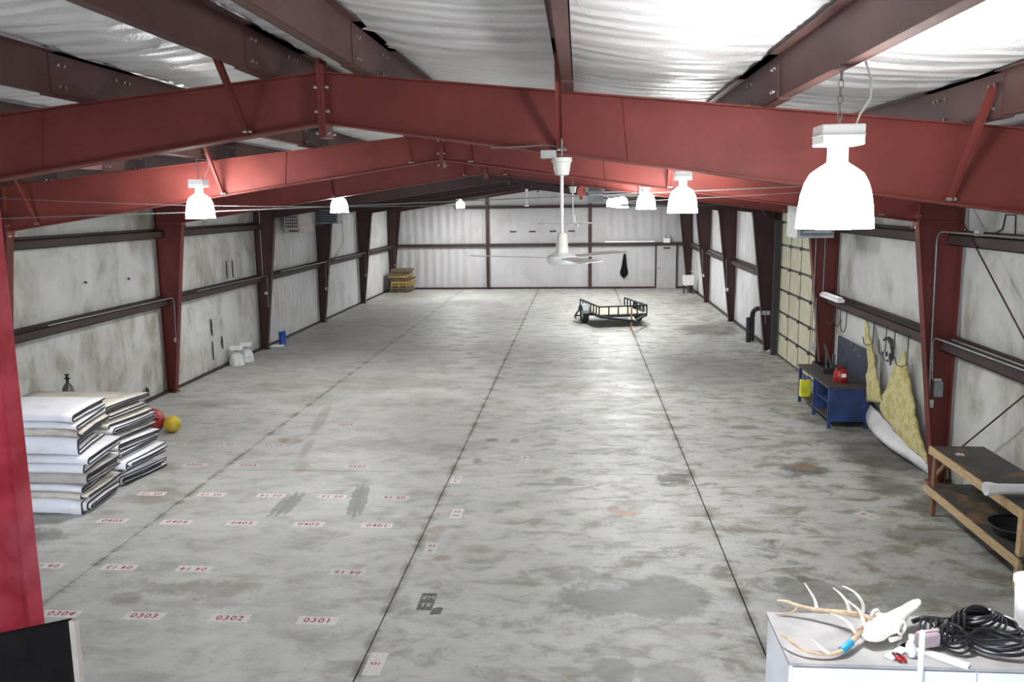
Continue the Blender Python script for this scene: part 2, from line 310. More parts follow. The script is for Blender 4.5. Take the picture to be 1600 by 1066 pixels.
def concrete_mat():
    m, nt, b = newmat('stained_grey_concrete'); p = pos(nt)
    big = noise_tex(nt, p, .35, 5, .55, .4); mid = noise_tex(nt, mapped(nt, p, (1, 1.5, 1)), 1.6, 6, .62, .5); fine = noise_tex(nt, p, 28, 5, .7)
    c = mixc(nt, ramp(nt, big.outputs[0], .35, .65), (0.375, 0.375, 0.355), (0.45, 0.452, 0.432))
    c = mixc(nt, ramp(nt, mid.outputs[0], .48, .68, 0, .55), c, (0.255, 0.245, 0.195))
    c = mixc(nt, ramp(nt, mid.outputs[0], .30, .44, .22, 0), c, (0.52, 0.53, 0.52))
    streak = noise_tex(nt, mapped(nt, p, (1.0, 1.7, 1)), 1.7, 9, .70, .5)
    # the trafficked right-hand and far lanes are dirtier than the taped-off bay on the left
    sx = N(nt, 'ShaderNodeSeparateXYZ'); nt.links.new(p, sx.inputs[0])
    lane = ramp(nt, sx.outputs[0], -2.0, 5.0, .5, 1.5)
    c = mixc(nt, math2(nt, 'MULTIPLY', ramp(nt, streak.outputs[0], .47, .66, 0, .8), lane), c, (0.175, 0.165, 0.13))
    specks = noise_tex(nt, mapped(nt, p, (1, 1.6, 1)), 9, 5, .7, .2)
    c = mixc(nt, ramp(nt, specks.outputs[0], .62, .70, 0, .65), c, (0.12, 0.11, 0.09))
    dirt = noise_tex(nt, mapped(nt, p, (1, 1.25, 1)), 4.2, 9, .74, .25)
    c = mixc(nt, math2(nt, 'MULTIPLY', ramp(nt, dirt.outputs[0], .5, .68, 0, .5), lane), c, (0.20, 0.19, 0.155))
    c = mixc(nt, ramp(nt, dirt.outputs[0], .28, .40, .3, 0), c, (0.53, 0.535, 0.52))
    # stains with a shape of their own
    wn = noise_tex(nt, p, 2.6, 8, .72); wa = N(nt, 'ShaderNodeVectorMath', operation='MULTIPLY_ADD')
    nt.links.new(wn.outputs[1], wa.inputs[0]); wa.inputs[1].default_value = (1.1, 1.1, 0)
    off = N(nt, 'ShaderNodeVectorMath', operation='ADD'); nt.links.new(p, off.inputs[0]); off.inputs[1].default_value = (-.55, -.55, 0)
    nt.links.new(off.outputs[0], wa.inputs[2]); wp = wa.outputs[0]
    wa2 = N(nt, 'ShaderNodeVectorMath', operation='MULTIPLY_ADD'); wn2 = noise_tex(nt, p, 9, 7, .7); nt.links.new(wn2.outputs[1], wa2.inputs[0]); wa2.inputs[1].default_value = (.22, .3, 0)
    off2 = N(nt, 'ShaderNodeVectorMath', operation='ADD'); nt.links.new(p, off2.inputs[0]); off2.inputs[1].default_value = (-.11, -.15, 0)
    nt.links.new(off2.outputs[0], wa2.inputs[2]); wps = wa2.outputs[0]
    cols = {'wet': ((0.165, 0.165, 0.15), .0, .30), 'dark': ((0.05, 0.047, 0.038), .0, .5), 'brown': ((0.17, 0.15, 0.11), .0, .6), 'rust': ((0.22, 0.12, 0.065), .0, .5), 'orange': ((0.46, 0.17, 0.10), .0, .5)}
    for k, L in BLOTS.items():
        acc = None
        for (x, y, rx, ry, s, rot) in L:
            mp = N(nt, 'ShaderNodeMapping', vector_type='TEXTURE'); nt.links.new(wps if min(rx, ry) < .2 else wp, mp.inputs[0])
            mp.inputs[1].default_value = (x, y, 0); mp.inputs[2].default_value = (0, 0, rot); mp.inputs[3].default_value = (rx * 1.25, ry * 1.25, 5)
            g = N(nt, 'ShaderNodeTexGradient', gradient_type='SPHERICAL'); nt.links.new(mp.outputs[0], g.inputs[0])
            t = math2(nt, 'MULTIPLY', ramp(nt, g.outputs[1], cols[k][1], cols[k][2]), s)
            acc = t if acc is None else math2(nt, 'MAXIMUM', acc, t)
        brk = (ramp(nt, dirt.outputs[0], .36, .56, .15, 1.0) if k in ('orange', 'rust') else ramp(nt, streak.outputs[0], .3, .55, .7, 1.0)) if k != 'wet' else ramp(nt, fine.outputs[0], .2, .5, .8, 1.0)
        c = mixc(nt, math2(nt, 'MULTIPLY', acc, brk), c, cols[k][0])
    # dirt gathered along the saw-cut joints
    for jx in (-3.84, 0.0, 3.84):
        d = math2(nt, 'ABSOLUTE', math2(nt, 'SUBTRACT', sx.outputs[0], jx), 0)
        e = math2(nt, 'MULTIPLY', ramp(nt, d, .012, .10, 1, 0), ramp(nt, mid.outputs[0], .42, .62, .0, .8))
        c = mixc(nt, e, c, (0.12, 0.10, 0.07))
    c = mixc(nt, ramp(nt, fine.outputs[0], .35, .7, .16, 0), c, (0.20, 0.20, 0.18))
    nt.links.new(c, b.inputs['Base Color'])
    nt.links.new(ramp(nt, mid.outputs[0], .3, .7, .46, .62), b.inputs['Roughness']); setin(b, 'Specular IOR Level', .5)
    bump(nt, b, fine.outputs[0], .10, .004); return m
M['concrete'] = concrete_mat()

# ================================================================== STRUCTURE
YF = [None] + [6.953 + 5.969 * i for i in range(7)]       # the seven steel frames
YS, YB = -5.0, 42.92                                       # end walls
HALF = 7.62
def ztop(x): return 5.36 - .1 * abs(x)                     # top of rafters
def zbot(x): return 4.963 - .1425 * abs(x)                 # underside of rafters
PUR_H = .30
BAYS = [YS, 0.985] + YF[1:7] + [YB]

# ---- floor
fb = MB().box(-7.9, 7.9, YS - .2, YB + .2, -.25, -.035); FLOOR = struct(fb.build('floor', M['floorbase'], smooth=False))
FLOOR['label'] = 'stained grey concrete slab floor with saw-cut joints'
xs = [-7.75, -3.84, 0.0, 3.84, 7.75]; ys = [YS, 1.6, 13.12, 24.62, 36.1, YB]
for i in range(4):
    for j in range(5):
        g0 = .006; gl = .005 if i == 1 else .009; gr = .005 if i == 0 else .009
        MB().box(xs[i] + gl, xs[i + 1] - gr, ys[j] + g0, ys[j + 1] - g0, -.12, 0).build('slab', M['concrete'], FLOOR, smooth=False)

# ---- insulation panels
def panel(fn, nu, nv, name, mat, parent):
    return MB().grid(fn, nu, nv).build(name, mat, parent, ang=80)
def wob(*a): return noise.noise(Vector(a))
ceil_base = MB()
for sgn in (-1, 1):
    ceil_base.add([(0, YS, 5.80), (sgn * 7.9, YS, 5.01), (sgn * 7.9, YB, 5.01), (0, YB, 5.80)], [(0, 1, 2, 3)])
    ceil_base.add([(0, YS, 5.86), (sgn * 7.9, YS, 5.07), (sgn * 7.9, YB, 5.07), (0, YB, 5.86)], [(0, 1, 2, 3)])
CEIL = struct(ceil_base.build('ceiling', M['roof'], smooth=False)); CEIL['label'] = 'white faced insulation draped between the roof purlins'
PX = [.40, 1.93, 3.47, 5.0, 6.5]
lines = sorted([-x for x in PX] + PX + [-7.7, 7.7])
for a, b_ in zip(lines[:-1], lines[1:]):
    for y0, y1 in zip(BAYS[:-1], BAYS[1:]):
        sd = random.random() * 100; per = random.uniform(.30, .42); far = y0 > 18
        def fn(u, v, a=a, b_=b_, y0=y0, y1=y1, sd=sd, per=per):
            x = a + (b_ - a) * u; y = y0 + (y1 - y0) * v
            z = ztop(x) + PUR_H + .035
            w = math.sin(math.pi * u)
            z -= .055 * w ** .8
            ph = y / per * 6.283 + 2.4 * wob(x * .8, y * .6, sd) * 2
            s_ = math.sin(ph)
            z += (.026 * (1 - abs(s_)) ** 1.0 + .022 * wob(x * 1.5, y * 4, sd) + .006 * math.sin(ph * 2.3 + sd)) * (.35 + .65 * w) * min(1.0, min(v, 1 - v) * (y1 - y0) / .2)
            e = min(v, 1 - v) * (y1 - y0); ef = min(1.0, e / .2)
            z -= .03 * math.exp(-((e - .35) / .18) ** 2)
            return (x, y, z)
        panel(fn, 8, 30 if far else 84, 'insulation_panel', M['roof'], CEIL)

# ---- purlins (parts of the roof)
def purlin_mesh(x, y0, y1, grow=0.0):
    m = MB(); zb = ztop(x) + .004; zt = zb + PUR_H; d = 1 if x > 1 else -1; t = .006 + grow
    m.box(x - t / 2, x + t / 2, y0, y1, zb, zt)
    m.box(min(x, x + d * .085), max(x, x + d * .085), y0, y1, zb - grow, zb + .006)
    m.box(x + d * .079, x + d * .085, y0, y1, zb, zb + .028) if d > 0 else m.box(x - .085, x - .079, y0, y1, zb, zb + .028)
    m.box(min(x, x - d * .075), max(x, x - d * .075), y0, y1, zt - .006, zt)
    return m
for x in [-q for q in PX] + PX:
    pr = purlin_mesh(x, YS, YB).build('purlin', M['purlin'], CEIL, smooth=False)
    for k in range(1, 4):
        purlin_mesh(x, YF[k] - .62, YF[k] + .62, .014).build('lap_plate', M['dkred'] if k > 1 else M['purlin'], pr, smooth=False)
        bo = MB()
        for dy in (-.52, -.44, .30, .44, .52):
            for dz in (.06, .22):
                s = 1 if x < 2 else -1
                bo.cyl((x + s * .01, YF[k] + dy, ztop(x) + dz), (x + s * .026, YF[k] + dy, ztop(x) + dz), .013, n=6)
        bo.build('bolt_row', M['chrome'], pr, smooth=False)['kind'] = 'stuff'

# ---- side and end walls
def wall_side(name, sgn):
    base = MB().box(min(sgn * 7.72, sgn * 7.84), max(sgn * 7.72, sgn * 7.84), YS, YB, -.02, 5.05)
    W = struct(base.build(name, M['liner_clean'], smooth=False)); W['label'] = 'white insulated %s side wall with brown girts' % ('left' if sgn < 0 else 'right')
    for bi, (y0, y1) in enumerate(zip(BAYS[:-1], BAYS[1:])):
        pleat = bi >= 5; mat = M['liner_clean'] if pleat else M['liner_dirty']
        rows = [(.02, 2.24), (2.24, 3.80), (3.80, 4.95)] if bi < 5 else [(.02, 2.24), (2.24, 4.95)]
        for (z0, z1) in rows:
            sd = random.random() * 90
            if sgn > 0 and bi == 4 and True: continue          # the overhead door fills this bay
            def fn(u, v, y0=y0, y1=y1, z0=z0, z1=z1, sd=sd, pleat=pleat):
                y = y0 + (y1 - y0) * u; z = z0 + (z1 - z0) * v
                w = (max(0, math.sin(math.pi * v))) ** .6 * (max(0, math.sin(math.pi * u))) ** .25
                d = .015 + .055 * w
                seam = min(abs((y - y0) % 1.53), abs(1.53 - (y - y0) % 1.53))
                d -= .025 * math.exp(-(seam / .03) ** 2) * w
                d += .030 * wob(y * 1.1, z * .5, sd) * w + .012 * wob(y * 5, z * 1.2, sd) * w
                if pleat: d += (.034 * math.sin(y * 6.283 / .36 + 3.5 * wob(y * .7, z * .25, sd)) + .024 * wob(y * 6, z * .3, sd)) * (.4 + .6 * w)
                if z < .3 and not pleat: d += .05 * wob(y * 1.3, 3.3, sd) * (1 - z / .3)
                return (sgn * (7.70 - d), y, z)
            panel(fn, 90 if pleat else 64, 16, 'insulation_panel', mat, W)
        # girts: dark channel shelves standing off the liner
        for zg in ((2.22, 3.78) if bi < 5 else (2.22,)):
            if sgn > 0 and bi == 4: continue
            m = MB(); a, b_ = sorted((sgn * 7.42, sgn * 7.64))
            m.box(a, b_, y0 + .02, y1 - .02, zg - .012, zg); m.box(a, b_, y0 + .02, y1 - .02, zg - .16, zg - .148)
            a2, b2 = sorted((sgn * 7.42, sgn * 7.43)); m.box(a2, b2, y0 + .02, y1 - .02, zg - .16, zg)
            a3, b3 = sorted((sgn * 7.62, sgn * 7.64)); m.box(a3, b3, y0 + .02, y1 - .02, zg - .02, zg + .05)
            g = m.build('girt', M['girt'], W, smooth=False)
        m = MB(); a, b_ = sorted((sgn * 7.56, sgn * 7.70))
        if not (sgn > 0 and bi == 4): m.box(a, b_, y0, y1, 0.0, .035).build('base_channel', M['girt'], W, smooth=False)
        a, b_ = sorted((sgn * 7.40, sgn * 7.66)); m = MB()
        m.box(a, b_, y0, y1, ztop(7.5) - .06, ztop(7.5) + .22).build('eave_strut', M['dkred'], W, smooth=False)
    return W
WL = wall_side('wall_left', -1); WR = wall_side('wall_right', 1)

bw = MB().prism([(-7.84, -.02), (7.84, -.02), (7.84, 5.03), (0, 5.82), (-7.84, 5.03)], 'y', YB + .02, YB + .14)
WB = struct(bw.build('wall_back', M['liner_back'], smooth=False)); WB['label'] = 'white insulated end wall with brown posts and a door'
bx = [-7.55, -2.56, 2.60, 7.55]
for (x0, x1) in zip(bx[:-1], bx[1:]):
    for (z0, z1) in ((.03, 2.30), (2.30, 4.22), (4.22, 5.6)):
        sd = random.random() * 90
        if z0 > 4 and x0 < -3 or z0 > 4 and x0 > 2: z1 = 4.9
        def fn(u, v, x0=x0, x1=x1, z0=z0, z1=z1, sd=sd):
            x = x0 + (x1 - x0) * u; z = z0 + (z1 - z0) * v
            w = (max(0, math.sin(math.pi * v))) ** .5 * (max(0, math.sin(math.pi * u))) ** .3
            pl = 1.0 if x0 < -3 else .35
            d = .01 + .04 * w + pl * (.020 * math.sin(x * 6.283 / .42 + 3 * wob(x * .6, z * .2, sd))) * (.3 + .7 * w) + .012 * wob(x * 4, z * .6, sd) * w
            seam = min((x - x0) % 1.2, 1.2 - (x - x0) % 1.2); d -= .02 * math.exp(-(seam / .03) ** 2)
            return (x, YB - d, min(z, 5.70 - .1 * abs(x)))
        panel(fn, 80, 10, 'insulation_panel', M['liner_back'], WB)
for x in (-2.56, 2.60):
    m = MB(); m.box(x - .075, x + .075, YB - .20, YB - .19, 0, ztop(x)); m.box(x - .075, x + .075, YB - .01, YB, 0, ztop(x)); m.box(x - .006, x + .006, YB - .19, YB, 0, ztop(x))
    m.build('wind_post', M['dkred'], WB, smooth=False)
for z in (2.30, 4.20):
    for (x0, x1) in zip([-7.3, -2.48, 2.68], [-2.64, 2.52, 7.3]):
        if z > 3 and x0 < -7: x0 = -4.2
        if z > 3 and x1 > 7: x1 = 4.6
        m = MB(); m.box(x0, x1, YB - .2, YB - .02, z - .01, z); m.box(x0, x1, YB - .2, YB - .19, z - .15, z); m.box(x0, x1, YB - .2, YB - .02, z - .15, z - .14)
        m.build('girt', M['girt'], WB, smooth=False)
for (x0, x1) in ((-7.5, 5.80), (6.95, 7.5)): MB().box(x0, x1, YB - .1, YB - .0, 0, .09).build('base_channel', M['dkred'], WB, smooth=False)
for x in (-1.26, -.29, .74, 1.67):
    MB().box(x - .16, x + .16, YB - .085, YB - .05, 2.86, 2.93).build('vent_slot', M['tear'], WB, smooth=False)

# door in the back wall
D = struct(MB().box(5.90, 6.86, YB - .11, YB - .06, .01, 2.16).build('door_1', M['liner_back'], smooth=False)); D['label'] = 'plain white walk door in the back wall'
dfm = MB(); dfm.box(5.83, 5.90, YB - .14, YB, 0, 2.24); dfm.box(6.86, 6.93, YB - .14, YB, 0, 2.24); dfm.box(5.83, 6.93, YB - .14, YB, 2.16, 2.24)
dfm.build('door_frame', M['dkred'], D, smooth=False)
MB().box(6.22, 6.56, YB - .15, YB - .11, 1.98, 2.05).build('sign_plate', M['tear'], D, smooth=False)
hd = MB(); hd.cyl((5.99, YB - .11, 1.05), (5.99, YB - .17, 1.05), .03, n=10); hd.ball((5.99, YB - .19, 1.05), .045, 10, 6); hd.build('door_knob', M['chrome'], D)
MB().cyl((5.99, YB - .11, 1.25), (5.99, YB - .14, 1.25), .035, n=10).build('deadbolt', M['chrome'], D)

# wall behind the camera; unseen doorway and window band added for assumed daylight
wf = MB()
wf.box(-7.84, -3.3, YS - .15, YS, 0, 3.1); wf.box(.9, 7.84, YS - .15, YS, 0, 3.1); wf.box(-3.3, .9, YS - .15, YS, 2.65, 3.1)
wf.box(-7.84, -4.6, YS - .15, YS, 3.1, 5.0); wf.box(4.6, 7.84, YS - .15, YS, 3.1, 5.0); wf.prism([(-7.84, 4.85), (7.84, 4.85), (7.84, 5.05), (0, 5.82), (-7.84, 5.05)], 'y', YS - .15, YS)
WF = struct(wf.build('wall_front', M['liner_clean'], smooth=False)); WF['label'] = 'unseen insulated end wall behind the viewpoint with assumed door and window openings'
mz = struct(MB().box(-7.5, 7.5, YS, 2.2, 2.55, 2.72).build('floor_mezzanine', M['deck'], smooth=False)); mz['label'] = 'grey mezzanine deck the picture is taken from'

# ---- steel frames
ORD = ['nearest', 'second', 'third', 'fourth', 'fifth', 'sixth', 'farthest']
def frame(k):
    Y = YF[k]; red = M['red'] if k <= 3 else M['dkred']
    F = thing('steel_frame', '%s red oxide steel portal frame counted from the camera' % ORD[k - 1], 'steel frame', (0, Y, 0), 'tapered portal frames across the hall')
    fw = .085
    for s in (-1, 1):
        X = lambda x: s * x
        # column
        m = MB(); zt = ztop(7.0)
        m.prism([(X(7.44), .015), (X(7.60), .015), (X(7.60), ztop(7.6)), (X(6.98), ztop(6.98)), (X(6.98), 3.95)], 'y', Y - .006, Y + .006)
        m.prism([(X(7.425), .015), (X(7.442), .015), (X(6.985), 3.98), (X(6.968), 3.98)], 'y', Y - fw, Y + fw)
        m.prism([(X(7.60), .015), (X(7.615), .015), (X(7.615), ztop(7.6)), (X(7.60), ztop(7.6))], 'y', Y - fw, Y + fw)
        m.prism([(X(6.98), ztop(6.98) - .015), (X(7.615), ztop(7.615) - .015), (X(7.615), ztop(7.615)), (X(6.98), ztop(6.98))], 'y', Y - fw, Y + fw)
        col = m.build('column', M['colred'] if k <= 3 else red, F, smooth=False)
        a, b_ = sorted((X(7.38), X(7.66))); MB().box(a, b_, Y - .12, Y + .12, 0, .016).build('base_plate', red, F, smooth=False)
        m = MB(); a, b_ = sorted((X(6.98), X(7.60))); m.box(a, b_, Y - .05, Y + .05, 3.95, 3.962); m.build('knee_stiffener', red, F, smooth=False)
        # rafter
        xk = 6.962; m = MB()
        m.prism([(X(.012), zbot(0)), (X(xk), zbot(xk)), (X(xk), ztop(xk)), (X(.012), ztop(0))], 'y', Y - .005, Y + .005)
        m.prism([(X(.012), zbot(0) - .014), (X(xk), zbot(xk) - .014), (X(xk), zbot(xk)), (X(.012), zbot(0))], 'y', Y - fw, Y + fw)
        m.prism([(X(.012), ztop(0) - .012), (X(xk), ztop(xk) - .012), (X(xk), ztop(xk)), (X(.012), ztop(0))], 'y', Y - fw, Y + fw)
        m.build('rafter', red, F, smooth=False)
        # knee end plate and bolts
        m = MB(); a, b_ = sorted((X(6.962), X(6.98))); m.box(a, b_, Y - .1, Y + .1, 3.86, ztop(6.97) + .03)
        kp = m.build('knee_plate', red, F, smooth=False)
        if k <= 3:
            m = MB()
            for dz in (3.885, 4.05, 4.5):
                for dy in (-.065, .065):
                    a, b_ = (X(6.93), X(7.0)); MB().cyl((a, Y + dy, dz), (b_, Y + dy, dz), .016, n=6).build('bolt', M['chrome'] if k < 3 else red, kp, smooth=False)
            pass
        # web splice lines
        for xs_ in (2.40,):
            m = MB(); m.bar((X(xs_ + .05), Y - .008, zbot(xs_)), (X(xs_), Y - .008, ztop(xs_)), .012, .012, (0, 1, 0)); m.build('web_weld', red, F, smooth=False)
        # flange braces up to the purlins
        for xb in ((.62, 1.93, 4.93) if k == 1 else (.45, 3.40, 6.45)):
            if k >= 4: continue
            m = MB(); y2 = Y - (.62 if k > 1 else .66)
            if k == 1 and s > 0 and xb == .62: continue
            if k == 1 and s < 0 and xb == 1.93: continue
            m.bar((X(xb), Y - .05, zbot(xb) + .01), (X(xb), y2, ztop(xb) + .19), .055, .006, (1, 0, 0)); m.bar((X(xb) - .024, Y - .05, zbot(xb) + .01), (X(xb) - .024, y2, ztop(xb) + .19), .006, .05, (1, 0, 0))
            br = m.build('flange_brace', red, F, smooth=False)
            MB().cyl((X(xb) - .045, Y - .07, zbot(xb) + .03), (X(xb) + .03, Y - .07, zbot(xb) + .03), .016, n=8).build('bolt', M['chrome'], br)
    m = MB(); m.box(-.03, 0, Y - .1, Y + .1, zbot(0) - .12, ztop(0) + .10); m.box(0.002, .03, Y - .1, Y + .1, zbot(0) - .12, ztop(0) + .05)
    sp = m.build('ridge_splice_plate', red, F, smooth=False)
    if k <= 3:
        m = MB()
        for dz in (4.88, 5.05, 5.24):
            for dy in (-.07, .07): MB().cyl((-.06, Y + dy, dz), (.06, Y + dy, dz), .014, n=6).build('bolt', M['chrome'] if k < 3 else red, sp, smooth=False)
    return F
FR = [frame(k) for k in range(1, 8)]

# ---- overhead sectional door in the right wall
DY0, DY1 = 19.55, 23.90
door = struct(MB().box(7.60, 7.63, DY0, DY1, .02, 4.30).build('door_2', M['doorframe'], smooth=False)); door['label'] = 'cream sectional overhead door with dark ribs'
nc, nr = 4, 7; cw = (DY1 - DY0) / nc; rh = .612
for r_ in range(nr):
    for c_ in range(nc):
        MB().box(7.593, 7.60, DY0 + c_ * cw + .042, DY0 + (c_ + 1) * cw - .042, .03 + r_ * rh + .032, .03 + (r_ + 1) * rh - .032).build('door_panel', M['doorpanel'], door, smooth=False)
for r_ in range(1, nr):
    for c_ in range(1, nc):
        y = DY0 + c_ * cw; z = .03 + r_ * rh
        MB().box(7.545, 7.57, y - .045, y + .045, z - .045, z + .045).build('hinge', M['doorframe'], door, smooth=False)
for y in (DY0 - .06, DY1 + .06):
    m = MB(); m.box(7.42, 7.56, y - .03, y + .03, 0, 3.75)
    pts = [(7.5, y, 3.7)] + [(7.5 - .45 * math.sin(t), y, 3.75 + .45 * (1 - math.cos(t))) for t in [i * .1963 for i in range(1, 9)]] + [(3.2, y, 4.22)]
    m.tube(pts, .03, 6); m.build('door_track', M['doorframe'], door, smooth=False)
m = MB(); m.box(7.60, 7.84, YF[3] + .2, DY0, 0, 4.6); m.box(7.60, 7.84, DY1, YF[4] - .05, 0, 4.6); m.box(7.60, 7.84, YF[3] + .2, YF[4] - .05, 4.30, 4.95)
m.build('door_surround', M['dkred'], door, smooth=False)

# ================================================================== LAMPS
def make_lamp():
    L = thing('high_bay_lamp', 'lamp', 'lamp')
    prof = [(.055, .36), (.075, .345), (.10, .33), (.14, .30), (.168, .25), (.186, .19), (.197, .12), (.203, .05), (.207, .0), (.200, .0), (.193, .06), (.18, .17), (.155, .26), (.11, .31), (.05, .33)]
    sh = MB().lathe(prof, (0, 0, 0), 32).build('shade', M['lamp'], L)
    ld = bpy.data.lights.new('lamp_bulb', 'AREA'); ld.shape = 'DISK'; ld.size = .34; ld.energy = LAMP_DOWN; ld.color = (0.97, 0.98, 0.975)
    lo = bpy.data.objects.new('bulb', ld); COL.objects.link(lo); lo.location = (0, 0, -.004); lo.parent = L
    nk = MB(); nk.cyl((0, 0, .34), (0, 0, .455), .055, n=20); nk.build('neck', M['white'], L)
    bxm = MB(); bxm.box(-.115, .115, -.10, .10, .45, .56); bo = bxm.build('ballast_box', M['white'], L, smooth=False)
    bv = bo.modifiers.new('bevel', 'BEVEL'); bv.width = .008; bv.segments = 2
    MB().box(-.117, .117, -.102, .102, .503, .507).build('lid_seam', M['ltgrey'], bo, smooth=False)
    ch = MB(); n = 8
    for i in range(n):
        z = .57 + i * .042; vert = i % 2
        pts = []
        for j in range(12):
            t = 2 * math.pi * j / 12; a, b_ = .013 * math.cos(t), .027 * math.sin(t)
            pts.append((a if vert else 0, 0 if vert else a, z + b_))
        ch.tube(pts, .0035, 5, True)
    ch.build('chain', M['galv'], L)
    cd = [(.09, 0, .56), (.11, 0, .62), (.16, 0, .70), (.165, .02, .80), (.13, .02, .90)]
    MB().tube(cd, .006, 6).build('power_cord', M['pale'], L)
    return L
lampR = [(3.48, 4.90), (3.48, 12.0), (3.48, 18.5), (3.48, 28.8), (3.48, 33.4), (3.48, 38.6)]
lampL = [(-3.47, 12.15), (-3.47, 19.45), (-3.47, 39.7)]
proto = make_lamp(); G = 'lit high bay lamps hanging from the purlins'
labels = ['largest lit bell lamp hanging close by at upper right', 'lit bell lamp hanging right of centre, second in the right row', 'lit bell lamp between the grey operator box and the larger right lamp',
          'nearest of the small overlapping lit lamps far down the right row', 'middle of the small overlapping lit lamps far down the right row', 'farthest of the small overlapping lit lamps far down the right row',
          'lit bell lamp hanging at left over the blanket stacks bay', 'lit bell lamp on the left in front of the wall heater', 'tiny lit lamp far left of centre by the back wall', 'unseen lit bell lamp added behind the viewpoint on the right row', 'unseen lit bell lamp added behind the viewpoint on the left row']
LAMPS = []
for i, (x, y) in enumerate(lampR + lampL + [(3.48, -2.1), (-3.47, -2.2)]):  # last two lamps are unseen, added to light the foreground and near ceiling
    o = proto if i == 0 else copy_tree(proto)
    o.location = (x, y, 4.14 if y < 20 else 4.11); LAMPS.append((o, y)); o['label'] = labels[i]; o['group'] = G

for o, y in LAMPS:                                         # downward power raised with distance to balance the floor brightness
    for ch in o.children:
        if ch.type == 'LIGHT':
            ch.data = ch.data.copy(); ch.data.energy = LAMP_DOWN * (.3 if y < 8 else .7 if y < 15 else 1.05 if y < 22 else 2.0)

# ================================================================== CEILING FANS
def make_fan(drop):
    F = thing('ceiling_fan', 'fan', 'ceiling fan')
    c = MB().lathe([(.001, 0), (.075, 0), (.078, -.03), (.066, -.035), (.058, -.09), (.05, -.125), (.02, -.13), (.001, -.13)], (0, 0, 0), 20).build('canopy', M['fan'], F)
    MB().cyl((0, 0, -.12), (0, 0, -drop + .12), .0125, n=12).build('downrod', M['white'], F)
    h = MB().lathe([(.001, .145), (.03, .145), (.04, .12), (.048, .02), (.05, .0), (.001, .0)], (0, 0, -drop), 20).build('rod_cover', M['fan'], F)
    mt = MB().lathe([(.001, 0), (.05, 0), (.11, -.03), (.115, -.045), (.115, -.075), (.10, -.09), (.04, -.10), (.001, -.10)], (0, 0, -drop), 24).build('motor_housing', M['white'], F)
    for a in (168, 48, 288):
        c_, s_ = math.cos(R(a)), math.sin(R(a)); m = MB()
        pts = [(.08, -.02), (.16, -.05), (.70, -.075), (.72, -.05), (.72, .05), (.70, .075), (.16, .05), (.08, .02)]
        top = [(x * c_ - y * s_, x * s_ + y * c_, -drop - .035 + .012 * (x - .1) + y * .10) for x, y in pts]
        bot = [(p[0], p[1], p[2] - .006) for p in top]; k = len(pts)
        m.add(top + bot, [tuple(range(k)), tuple(range(k, 2 * k))[::-1]] + [(i, (i + 1) % k, k + (i + 1) % k, k + i) for i in range(k)])
        bl = m.build('blade', M['fanblade'], F, smooth=False)
    MB().cyl((0, 0, 0), (0, 0, .14), .006, n=6).build('hook', M['galv'], F)
    return F
f1 = make_fan(.70); f1.location = (1.93, 6.45, 4.63); f1['label'] = 'large off-white ceiling fan on a long white rod in front of the nearest frame'
f2 = copy_tree(f1); f2.location = (1.93, 17.3, 4.62); f2['label'] = 'second ceiling fan, smaller in view, just right of the large fan rod'
f2.rotation_euler.z = R(12)
f3 = copy_tree(f1); f3.location = (-.40, 40.2, 4.95); f3['label'] = 'tiny far ceiling fan below the gable of the back wall'
for f in (f1, f2, f3): f['group'] = 'ceiling fans along the hall'
jb = thing('junction_box', 'grey electrical junction box at the rafter above the large fan', 'junction box', (1.83, 6.78, 4.62))
MB().box(1.76, 1.88, 6.74, 6.84, 4.645, 4.705).build('box', M['ltgrey'], jb, smooth=False)
MB().tube([(1.36, 6.83, 4.735), (1.6, 6.83, 4.74), (1.8, 6.82, 4.75), (1.9, 6.75, 4.73), (1.95, 6.55, 4.69), (1.94, 6.47, 4.70)], .007, 6).build('cable', M['galv'], jb)

